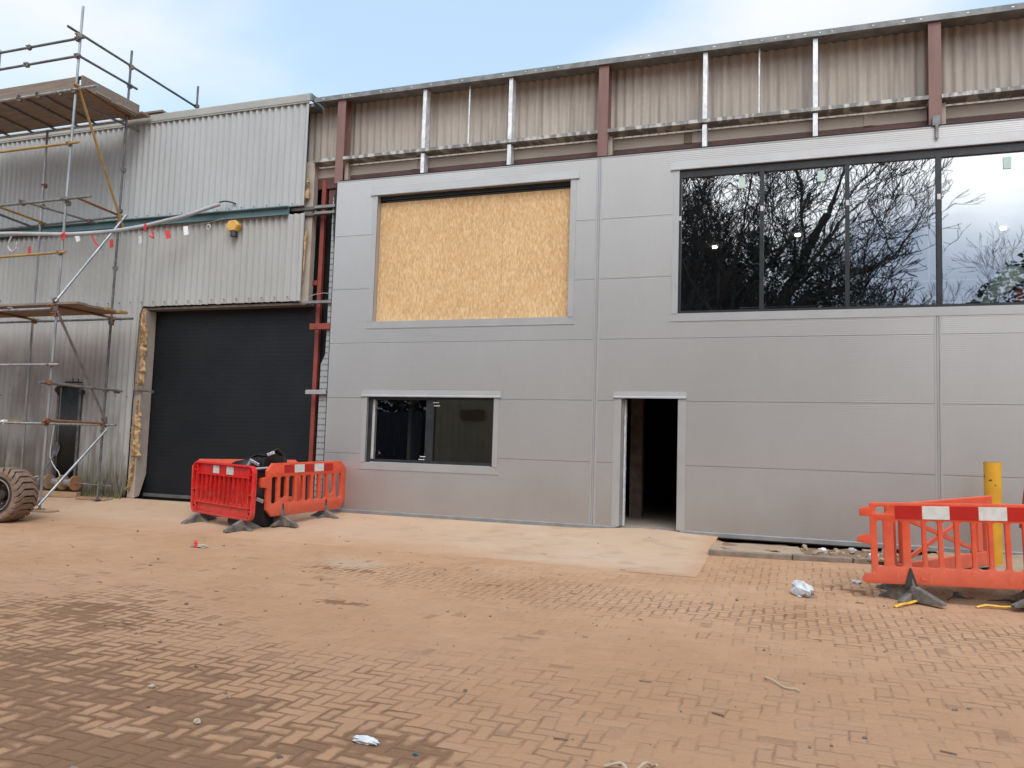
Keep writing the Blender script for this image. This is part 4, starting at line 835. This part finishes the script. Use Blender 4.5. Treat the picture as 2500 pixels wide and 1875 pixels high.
# ------------------------------------------------------------------ bollard and red prop
BO = thing('bollard', 'yellow painted steel bollard behind the orange barriers', 'bollard', (5.55, -.55, G(5.55, -.55)))
mb = MB(); g_ = G(5.55, -.55); mb.tube((5.55, -.55, g_-.05), (5.55, -.55, 1.20), .104, 28); mb.build('post', M['yellow'], BO, smooth=True)
mb = MB(); mb.tube((5.55, -.55, 1.196), (5.55, -.55, 1.206), .092, 28); mb.build('top_cap', M['vent'], BO)
mb = MB(); a = R(-117)
for da, z, w_, h_ in ((0, .96, .03, .012), (.10, .97, .02, .01), (-.85, 1.02, .012, .03), (.55, .9, .012, .02), (-.95, 1.18, .02, .015)):
    aa = a+da; mb.obox((5.55+.1035*math.cos(aa), -.55+.1035*math.sin(aa), z), (.006, w_, h_), (0, 0, aa))
mb.build('paint_chip', M['tyre_dark'], BO)
mb = MB(); mb.tube((5.72, -1.2, -.12+.55), (5.83, -1.15, 1.0), .022, 10, .05)
mb.tube((5.83, -1.15, 1.0), (5.92, -1.1, 1.1), .05, 10, .05); mb.tube((5.72, -1.2, .43), (5.71, -1.2, .40), .022, 10, .015); mb.tube((5.92, -1.1, 1.1), (6.35, -1.05, -.12), .03, 10)
tag(mb.build('prop_stand', M['red_oxide'], smooth=True), 'dark red steel prop leaning at the right edge, beyond the bollard', 'prop')

# ------------------------------------------------------------------ excavation with soil, black sheeting under the right barrier
mb = MB(); mb.grid(lambda x, y: (x, y, G(x, y) + .012 + max(0, 1-((x-4.95)/.75)**2-((y+2.72)/.33)**2)**.5*(.20 + .08*noise.noise((x*6, y*6, 4))) + .015*noise.noise((x*18, y*18, 1)) if ((x-4.95)/.75)**2+((y+2.72)/.33)**2 < 1.0 else G(x, y)-.02), [4.1+.05*i for i in range(34)], [-3.15+.045*i for i in range(20)])
tag(mb.build('spoil_heap', M['soil'], norm=False, smooth=True), 'low heap of dark soil under the front orange barrier', 'soil heap')
mb = MB(); mb.grid(lambda u, v: (4.62+.95*u + .04*math.sin(v*9), -3.03+.22*v, G(5, -3)+.03 + .05*abs(math.sin(u*9+v*3)) + .08*v + .03*noise.noise((u*9, v*5, 0))), [i/30 for i in range(31)], [i/8 for i in range(9)]); o = mb.build('polythene_sheet', M['foot_dark'], smooth=True); solid(o, .006)
tag(o, 'crumpled black polythene sheet in front of the soil heap', 'polythene sheet')

# ------------------------------------------------------------------ litter and small things
def crumple(name, c, size, mat, label, cat, seed=0, group=None, rot=0):
    mb = MB(); bmesh.ops.create_icosphere(mb.b, subdivisions=3, radius=1)
    for v in mb.b.verts:
        n3 = noise.noise_vector(v.co*1.9 + Vector((seed, 0, 0))); n4 = noise.noise_vector(v.co*5 + Vector((0, seed, 0))); p = v.co + n3*.5 + n4*.10
        v.co = Vector((p.x*size[0], p.y*size[1], max(0, p.z+.6)*size[2]))
    bmesh.ops.rotate(mb.b, verts=mb.b.verts, cent=(0, 0, 0), matrix=Matrix.Rotation(rot, 3, 'Z'))
    bmesh.ops.translate(mb.b, verts=mb.b.verts, vec=(c[0], c[1], G(c[0], c[1])+.003)); return tag(mb.build(name, mat), label, cat, group)
crumple('plastic_bag', (3.17, -3.30), (.15, .085, .085), M['white'], 'crumpled white plastic bag lying on the paving left of the right barrier', 'plastic bag', 1, rot=R(-50))
crumple('paper_scrap', (3.77, -2.34), (.06, .03, .02), M['white'], 'small white scrap just left of the right barrier foot', 'scrap', 3, rot=R(-10))
crumple('paper_scrap', (.945, -8.82), (.075, .028, .022), M['white'], 'torn white and blue paper scrap at the bottom of the yard', 'scrap', 5, rot=R(-5))
crumple('board_chip', (-.75, -8.55), (.022, .018, .012), M['board_pale'], 'pale chip of board lying on the damp mud at bottom left', 'chip', 8)
crumple('stone_chip', (-.05, -8.95), (.018, .02, .016), M['board_pale'], 'tiny pale stone chip by the damp patch near the front', 'chip', 9)
crumple('bottle_cap', (1.26, -8.86), (.014, .01, .010), M['teal'], 'tiny blue bottle cap right of the torn paper', 'cap', 11)
crumple('food_wrapper', (-4.67, -3.59), (.13, .035, .03), M['board_pale'], 'flattened wrapper with a red spot on the concrete before the left barriers', 'wrapper', 12, rot=R(4))
crumple('red_plug', (-4.70, -3.61), (.03, .02, .055), M['tape_red'], 'small red plug standing on the wrapper', 'plug', 14)
mb = MB(); mb.path(catmull([(2.90, -6.62, G(3, -6.7)+.012), (2.955, -6.70, G(3, -6.7)+.02), (3.04, -6.82, G(3, -6.8)+.012), (3.10, -6.83, G(3, -6.8)+.016), (3.13, -6.86, G(3, -6.8)+.012)]), .006, 6)
tag(mb.build('cord', M['board_pale'], smooth=True), 'short piece of cream cord on the block paving at right', 'cord')
mb = MB(); mb.path(catmull([(2.20, -8.62, G(2, -8.6)+.01), (2.28, -8.60, G(2, -8.6)+.03), (2.34, -8.66, G(2, -8.6)+.012), (2.40, -8.60, G(2, -8.6)+.05), (2.42, -8.52, G(2, -8.5)+.012), (2.45, -8.55, G(2, -8.5)+.03)]), .007, 6)
tag(mb.build('rag', M['board_pale'], smooth=True), 'frayed cream rag at the bottom edge of the yard', 'rag')
def strap(pts_, label):
    mb = MB(); mb.path(pts_, .02, 6); 
    for v in mb.b.verts: v.co.z = G(v.co.x, v.co.y) + .004 + (v.co.z - G(v.co.x, v.co.y))*.6
    tag(mb.build('yellow_wedge', M['yellow_pl']), label, 'wedge', 'yellow plastic wedges by the right barrier')
def gp(x, y, h=.03): return (x, y, G(x, y)+h)
strap([gp(4.06, -3.52, .01), gp(4.13, -3.46, .05), gp(4.21, -3.33), gp(4.28, -3.25, .05), gp(4.36, -3.10), gp(4.44, -2.98, .01)], 'yellow plastic wedge under the near foot of the right barrier')
strap([gp(4.86, -3.17, .01), gp(4.95, -3.14, .05), gp(5.10, -3.13, .04), gp(5.30, -3.10, .06), gp(5.45, -3.08)], 'yellow plastic wedge before the black polythene sheet')
# rubble between kerb and wall
rr = random.Random(3)
mb = MB()
for i in range(46):
    x = rr.uniform(3.15, 4.5); y = rr.uniform(-.95, -.08); s_ = rr.uniform(.02, .07); mb.obox((x, y, soilz(x, y)+s_*.3), (s_*rr.uniform(1, 2.4), s_, s_*.7), (rr.uniform(-.5, .5), rr.uniform(-.5, .5), rr.uniform(0, 3)))
tag(mb.build('rubble', M['kerb_top']), 'loose rubble and broken mortar in the strip between kerb and wall', 'rubble', kind='stuff')
for i, (x, y, mt, lb) in enumerate(((3.45, -.55, 'white', 'white crumpled cup in the rubble strip'), (3.85, -.35, 'conduit', 'pale blue scrap of film in the rubble strip, near the wall'), (4.1, -.75, 'white', 'flat white scrap at the kerb in the rubble strip'))):
    mb = MB(); bmesh.ops.create_icosphere(mb.b, subdivisions=2, radius=1)
    for v in mb.b.verts: n3 = noise.noise_vector(v.co*2+Vector((i, 0, 0))); v.co = Vector(((v.co.x+n3.x*.6)*.06, (v.co.y+n3.y*.6)*.04, (v.co.z+n3.z*.6)*.03)) + Vector((x, y, -.10))
    tag(mb.build('scrap', M[mt]), lb, 'scrap')
# scattered stones
mb = MB()
for i in range(620):
    if i < 380: x = rr.uniform(-10, 7.5); y = -rr.uniform(.4, 11.2)
    else: x = rr.uniform(-5, 5.5); y = -rr.uniform(3, 10.5)
    s_ = min(.022, .0035 + rr.expovariate(1/.0045)); mb.obox((x, y, G(x, y)+s_*.35), (s_*rr.uniform(1, 1.8), s_*rr.uniform(.8, 1.3), s_*.8), (rr.uniform(-.5, .5), rr.uniform(-.5, .5), rr.uniform(0, 3)))
tag(mb.build('gravel', M['stone'], bevel=0), 'small stones and grit scattered over the dusty yard', 'gravel', kind='stuff')
# flat mud clods and twigs
mb = MB()
for i in range(44):
    x = rr.uniform(-8, 5); y = -rr.uniform(1.8, 8.5); L_ = rr.uniform(.02, .09); a = rr.uniform(-.5, .5); mb.obox((x, y, G(x, y)+.008), (L_, rr.uniform(.004, .011), .006), (0, 0, a))
tag(mb.build('wood_splinters', M['stone']), 'dark wood splinters and twigs strewn over the yard', 'splinters', kind='stuff')
# timber, reels and shovel at the foot of the shed wall
T1 = MB(); T1.obox((-11.05, -.30, G(-11, -.3)+.06), (.95, .12, .11), (0, 0, R(8))); tag(T1.build('timber_baulk', M['timber'], bevel=.006), 'squared timber baulk on the ground below the cable reels', 'timber')
T1 = MB(); T1.obox((-10.7, -.06-.12, G(-11, -.3)+.05), (.14, .10, .11), (0, 0, R(30))); tag(T1.build('timber_offcut', M['timber'], bevel=.006), 'short timber offcut at the right end of the baulk', 'timber')
for i, (x, mt, lb) in enumerate(((-10.72, 'reel', 'orange-brown cable reel nearest the roller shutter'), (-11.05, 'timber', 'pale wooden cable reel in the middle, by the white cable'), (-11.42, 'timber', 'wooden cable reel furthest left beside the scaffold foot'))):
    q = thing('cable_reel', lb, 'cable reel', (x, -.22, G(x, -.2)+.11), 0, 'cable reels lying at the foot of the shed wall')
    mb = MB(); mb.tube((x, -.22, .19), (x+.03, -.22, .19), .15, 26); mb.tube((x+.012, -.235, .19), (x+.036, -.235, .19), .02, 10); mb.build('flange', M[mt], q)
    mb = MB(); mb.tube((x-.24, -.22, .19), (x, -.22, .19), .075, 20); mb.build('drum', M['zinc'], q, smooth=True)
    if i == 0:
        mb = MB(); mb.tube((x+.03, -.22, .19), (x+.9, -.16, .17), .012, 8); mb.build('spindle', M['tube_dull'], q)
SH = thing('shovel', 'old shovel leaning blade up against the black ribbed panel', 'shovel', (-11.6, -.3, -.1))
mb = MB(); mb.path([(-11.62, -.42, -.08), (-11.52, -.28, .4), (-11.42, -.16, .72)], .018, 8); mb.build('shaft', M['tube_dull'], SH, smooth=True)
mb = MB(); mb.grid(lambda u, v: (-11.43+.02*v + (u-.5)*.22*(1-abs(v-.45)**3*4), -.15+.04*(1-4*(u-.5)**2)+.05*v, .70+.30*v), [i/6 for i in range(7)], [i/6 for i in range(7)]); o = mb.build('blade', M['tube_dark'], SH, smooth=True); solid(o, .006)
mb = MB(); mb.path(catmull([(-11.50, -.12, 1.35), (-11.52, -.14, 1.0), (-11.48, -.18, .7), (-11.32, -.2, .5), (-11.16, -.22, .38), (-11.12, -.22, .26)]), .011, 7)
tag(mb.build('cable', M['white'], smooth=True), 'thin white cable hanging down over the black ribbed panel', 'cable')
mb = MB(); mb.path(catmull([(-11.62, -.5, .0), (-11.66, -.5, .16), (-11.58, -.45, .27), (-11.48, -.42, .30)]), .016, 7)
tag(mb.build('hose_offcut', M['board_pale'], smooth=True), 'curved pale hose offcut beside the scaffold foot', 'hose')
mb = MB(); mb.obox((-10.15, -.36, G(-10, -.3)+.012), (.62, .10, .02), (0, 0, R(4))); tag(mb.build('plank', M['timber']), 'thin weathered plank on the ground beneath the mossy sheets', 'plank')
mb = MB()
for i in range(620):
    x = rr.uniform(-13.5, -9.62); y = -rr.uniform(.03, .12); h = rr.uniform(.05, .28); dx = rr.uniform(-.05, .05); w_ = rr.uniform(.004, .009)
    a = mb.b.verts.new((x-w_, y, -.09)); b_ = mb.b.verts.new((x+w_, y, -.09)); c_ = mb.b.verts.new((x+dx, y-rr.uniform(0, .05), -.09+h)); mb.b.faces.new((a, b_, c_))
tag(mb.build('weeds', M['grass_dry'], norm=False), 'thin dry weeds along the mossy foot of the shed wall', 'weeds', kind='stuff')

# ------------------------------------------------------------------ wheeled site machine, only its wheel in view
V = thing('site_machine', 'site machine with a chunky mud-coloured tyre at the left edge', 'machine', (-9.2, -2.8, -.29))
ax = Vector((.13, -.991, 0)).normalized(); wc = Vector((-9.24, -2.88, .155)); Rt_ = .45; Wd = .44
wh = bpy.data.objects.new('wheel', None); C.objects.link(wh); wh.parent = V; wh.location = wc - Vector(V.location)
mb = MB(); h = Wd/2
prof = [(.27, h*.72), (.285, h*.98), (.33, h*1.04), (.385, h*.98), (.405, h*.80), (.412, 0), (.405, -h*.80), (.385, -h*.98), (.33, -h*1.04), (.27, -h*.7)]
mb.lathe(prof, wc, ax, 48); mb.build('tyre', M['tyre_dark'], wh, smooth=True)
# lugs: flat bar across one half of the tread, swept back over the shoulder
q = ax.to_track_quat('Z', 'Y').to_matrix(); nl = 22
mb = MB(); nl = 24
for i in range(nl):
    a0 = 2*math.pi*i/nl
    def pt(a, r_, s_): return wc + q @ Vector((r_*math.cos(a), r_*math.sin(a), s_))
    dw = 2*math.pi/nl*.76; half = [(.0, .0, Rt_), (.095, .0, Rt_), (.115, -.035, Rt_-.002), (.165, -.15, Rt_-.008), (.205, -.24, .425), (.222, -.30, .385), (.215, -.33, .345)]
    secs = [(-s_, sh, r_) for s_, sh, r_ in half[:0:-1]] + half
    vs = []
    for s_, sh, r_ in secs:
        aa = a0 + sh; low = r_-.045; off = ax*(math.copysign(.012, s_) if r_ < .43 else 0)
        vs.append([mb.b.verts.new(p) for p in (pt(aa, low, s_), pt(aa, r_, s_)+off, pt(aa+dw, r_, s_)+off, pt(aa+dw, low, s_))])
    for A_, B_ in zip(vs, vs[1:]):
        for k_ in range(4): mb.b.faces.new((A_[k_], A_[(k_+1) % 4], B_[(k_+1) % 4], B_[k_]))
    mb.b.faces.new(vs[0]); mb.b.faces.new(vs[-1][::-1])
mb.build('tread_lugs', M['tyre'], wh, bevel=.006)
mb = MB(); mb.lathe([(.30, h*.99), (.33, h*1.045), (.395, h*1.0), (.40, h*.94)], wc, ax, 48); mb.build('sidewall', M['tyre'], wh, smooth=True)
mb = MB(); mb.lathe([(.272, h*.70), (.262, h*.96), (.245, h*.96), (.235, h*.55), (.20, h*.25), (.10, h*.22), (.08, h*.55), (0.001, h*.6)], wc, ax, 40); mb.build('rim', M['rim'], wh, smooth=True)
mb = MB(); mb.lathe([(.246, h*.95), (.25, h*1.0), (.262, h*1.0), (.266, h*.95)], wc, ax, 40); mb.build('rim_edge', M['rim_edge'], wh, smooth=True)
for i in range(8): a = i*math.pi/4; p = wc + q @ Vector((.145*math.cos(a), .145*math.sin(a), h*.25)); mb = MB(); mb.tube(p, p+ax*.03, .014, 6); mb.build('wheel_nut', M['rim_edge'], wh)
mb = MB(); mb.tube(wc-ax*.1, wc-ax*.55+Vector((-.1, 0, .0)), .09, 12); mb.build('axle', M['rim'], V)
mb = MB(); mb.prism([(-15.4, .1), (-11.9, .1), (-11.7, .5), (-11.75, 1.1), (-12.9, 1.25), (-13.2, 2.5), (-15.4, 2.5)], 'y', -3.25, -1.95); mb.build('unseen_chassis', M['engine_red'], V, bevel=.03)  # machine body out of view, enlarged to block sky light from the left
mb = MB(); mb.obox((-10.65, -2.42, .16), (2.6, .18, .18), (0, 0, R(1))); mb.build('wheel_arm', M['rim'], V)
mb = MB(); mb.lathe([(.01, .2), (.24, .2), (.27, .15), (.44, .18), (.45, 0), (.44, -.18), (.27, -.2), (.01, -.2)], (-13.9, -3.3, .155), (0, -1, 0), 32); mb.build('wheel', M['tyre'], V, smooth=True)

# white dust sheet and red machine inside the ribbon window
mb = MB(); mb.grid(lambda u, v: (5.42+1.5*u, .17+.5*v + .05*math.sin(u*13), 3.2 + max(0, (.32+.55*math.sin(min(1, u*1.35)*math.pi*.62)))*(1-(2*v-1)**2*.4) * (.2+.8*min(1, u*4)) + .06*math.sin(u*17+v*5)), [i/24 for i in range(25)], [i/8 for i in range(9)]); o = mb.build('dust_sheet', M['sheeting'], smooth=True); solid(o, .01)
tag(o, 'pale crumpled dust sheet inside the right end of the ribbon window', 'dust sheet')
mb = MB(); mb.box(6.02, 6.6, .24, .34, 3.205, 3.72); tag(mb.build('red_crate', M['engine_red'], bevel=.04), 'red crate beside the dust sheet inside the ribbon window', 'crate')

# ------------------------------------------------------------------ behind the camera: what the glass mirrors
CN = thing('dark_reflection_box', 'unseen dark box added beside the beige cabin to darken the lower window reflection', 'dark_reflection_box', (-17, -21, -.4))  # added out of view so the lower left pane mirrors something dark
mb = MB(); mb.grid(lambda i, k: (-21 + 8.1*i/160, -20.0 + (.035 if (i//2) % 2 else 0), -.35 + 2.9*k), list(range(161)), [0, 1]); mb.build('front', M['navy'], CN)
mb = MB(); mb.box(-21, -12.9, -22.5, -20.05, -.4, 2.6); mb.build('body', M['navy'], CN)
CB = thing('site_cabin', 'beige ribbed site cabin facing the unit, mirrored in the lower window', 'cabin', (-8, -21, -.4))
mb = MB(); n_ = 210
mb.grid(lambda i, k: (-12.55 + 10.5*i/n_, -20.0 + (.04 if (i//3) % 2 else 0), -.3 + 3.6*k), list(range(n_+1)), [0, 1]); mb.build('front', M['cabin'], CB)
mb = MB(); mb.box(-12.55, -2.05, -22.5, -20.05, -.4, 3.3); mb.build('body', M['cabin'], CB)
mb = MB(); mb.box(-10.95, -9.85, -19.96, -19.9, 2.3, 2.75); mb.build('louvre', M['vent'], CB)
def tree(name, loc, h, seed, label, spread=.9):
    r = random.Random(seed); T = thing(name, label, 'tree', (loc[0], loc[1], -.4), 0, 'bare trees across the yard, mirrored in the ribbon window')
    trunk, crown = MB(), MB()
    def grow(p, d, L, rad, depth):
        n = 3 if depth < 3 else 2; tgt = trunk if depth == 0 else crown; pts_, rads = [p], [rad]
        for i in range(n):
            d = (d + Vector((r.gauss(0, .16), r.gauss(0, .16), r.gauss(.04, .08)))).normalized(); p = p + d*L/n; pts_.append(p); rads.append(max(.016, rad*(1-.32*(i+1)/n)))
        fat = (1.9, 1.75, 1.55, 1.3, 1.1, 1, .9, .85)[depth]; tgt.path(pts_, rad, 6 if depth < 2 else 3, [q_*fat for q_ in rads])
        if depth >= 7: return
        for k_ in range(3 if depth in (0, 1, 3, 4, 5, 6) else 4):
            b_ = pts_[-1] if k_ == 0 else pts_[r.randrange(1, len(pts_))]
            ax_ = Vector((r.gauss(0, 1), r.gauss(0, 1), r.gauss(0, .45))).normalized(); nd = (d + ax_*spread*(r.uniform(.5, 1.1) if k_ else r.uniform(.2, .5)) + Vector((0, 0, .10))).normalized()
            grow(b_, nd, L*r.uniform(.64, .80), rads[-1]*r.uniform(.58, .8), depth+1)
    grow(Vector((0, 0, 0)), Vector((r.uniform(-.06, .06), 0, 1)), h*.33, h*.017, 0)
    trunk.build('trunk', M['bark'], T, local=True); crown.build('branches', M['bark'], T, local=True); return T
protos = [tree('bare_tree', (0.2, -29), 25, 11, 'tallest bare tree, at the left of the mirrored wood'), tree('bare_tree', (1.0, -31), 17, 12, 'broad bare tree beside the tallest one in the mirrored wood', 1.05), tree('bare_tree', (13.2, -33), 11.5, 15, 'small rounded bare tree at the right of the mirrored wood', 1.1)]
for i, (px, py_, pr, sc, rz, lb) in enumerate(((-3.6, -33, 0, .95, 40, 'bare tree left of the tallest one, mirrored at the first pane edge'), (-.9, -35, 1, 1.25, 120, 'bare tree close behind the tallest one'), (5.6, -38, 2, .95, 70, 'short bare tree under the bright gap of the mirrored sky'), (9.4, -42, 1, .62, 210, 'distant small bare tree under the bright gap'), (17.5, -36, 0, .56, 10, 'bare tree at the far right of the mirrored wood'), (-8.5, -34, 1, 1.1, 60, 'bare tree standing behind the beige cabin'), (1.5, -28, 2, 1.1, 200, 'low bushy tree in front of the tallest one'), (2.6, -36, 0, .6, 310, 'slender bare tree right of the broad one'), (-3.0, -42, 0, 1.35, 150, 'tall far bare tree at the left end of the mirrored wood'), (-.4, -45, 1, 1.75, 10, 'wide far bare tree behind the tallest one'), (.9, -43, 2, 1.7, 100, 'far bare tree filling the second pane'))):
    o = copy_tree(protos[pr]); o.location = (px, py_, -.4); o.rotation_euler = (0, 0, R(rz)); o.scale = (sc, sc, sc); o['label'] = lb
mb = MB(); r = random.Random(5)
for i in range(64000):
    x = r.uniform(-34, 34); y = -r.uniform(31, 36); hh = 9.0 + 2.4*noise.noise((x*.22, 0, 0)) + 2.2*noise.noise((x*.7, 3, 0)) + (3.6 if x < 5.0 else -.5) + (3.4*min(1, max(0, (x-10)/3))); z = hh*r.random()**(.8 if i % 3 else .3)
    s_ = r.uniform(.06, .15)*(2.2 if z < 5 else 1); n3 = Vector((r.gauss(0, 1), r.gauss(0, 1), r.gauss(0, 1))).normalized(); qq = n3.to_track_quat('Z', 'Y').to_matrix(); c0 = Vector((x, y, z-.4))
    mb.b.faces.new([mb.b.verts.new(c0 + qq @ Vector(p)*s_) for p in ((1, .1, 0), (.1, .8, 0), (-1, 0, 0), (0, -.7, 0))])
for i in range(16000):
    x = r.uniform(-9, 4.4); y = -r.uniform(29, 33); z = r.uniform(7, 18)
    if noise.noise((x*.75, z*.35, 3.0)) < .12 + (z-7)*.018: continue
    s_ = r.uniform(.05, .13); n3 = Vector((r.gauss(0, 1), r.gauss(0, 1), r.gauss(0, 1))).normalized(); qq = n3.to_track_quat('Z', 'Y').to_matrix(); c0 = Vector((x, y, z-.4))
    mb.b.faces.new([mb.b.verts.new(c0 + qq @ Vector(p)*s_) for p in ((1, .1, 0), (.1, .8, 0), (-1, 0, 0), (0, -.7, 0))])
tag(mb.build('thicket', M['ivy'], norm=False), 'dark ivy-covered thicket behind the trees across the yard', 'thicket', kind='stuff')
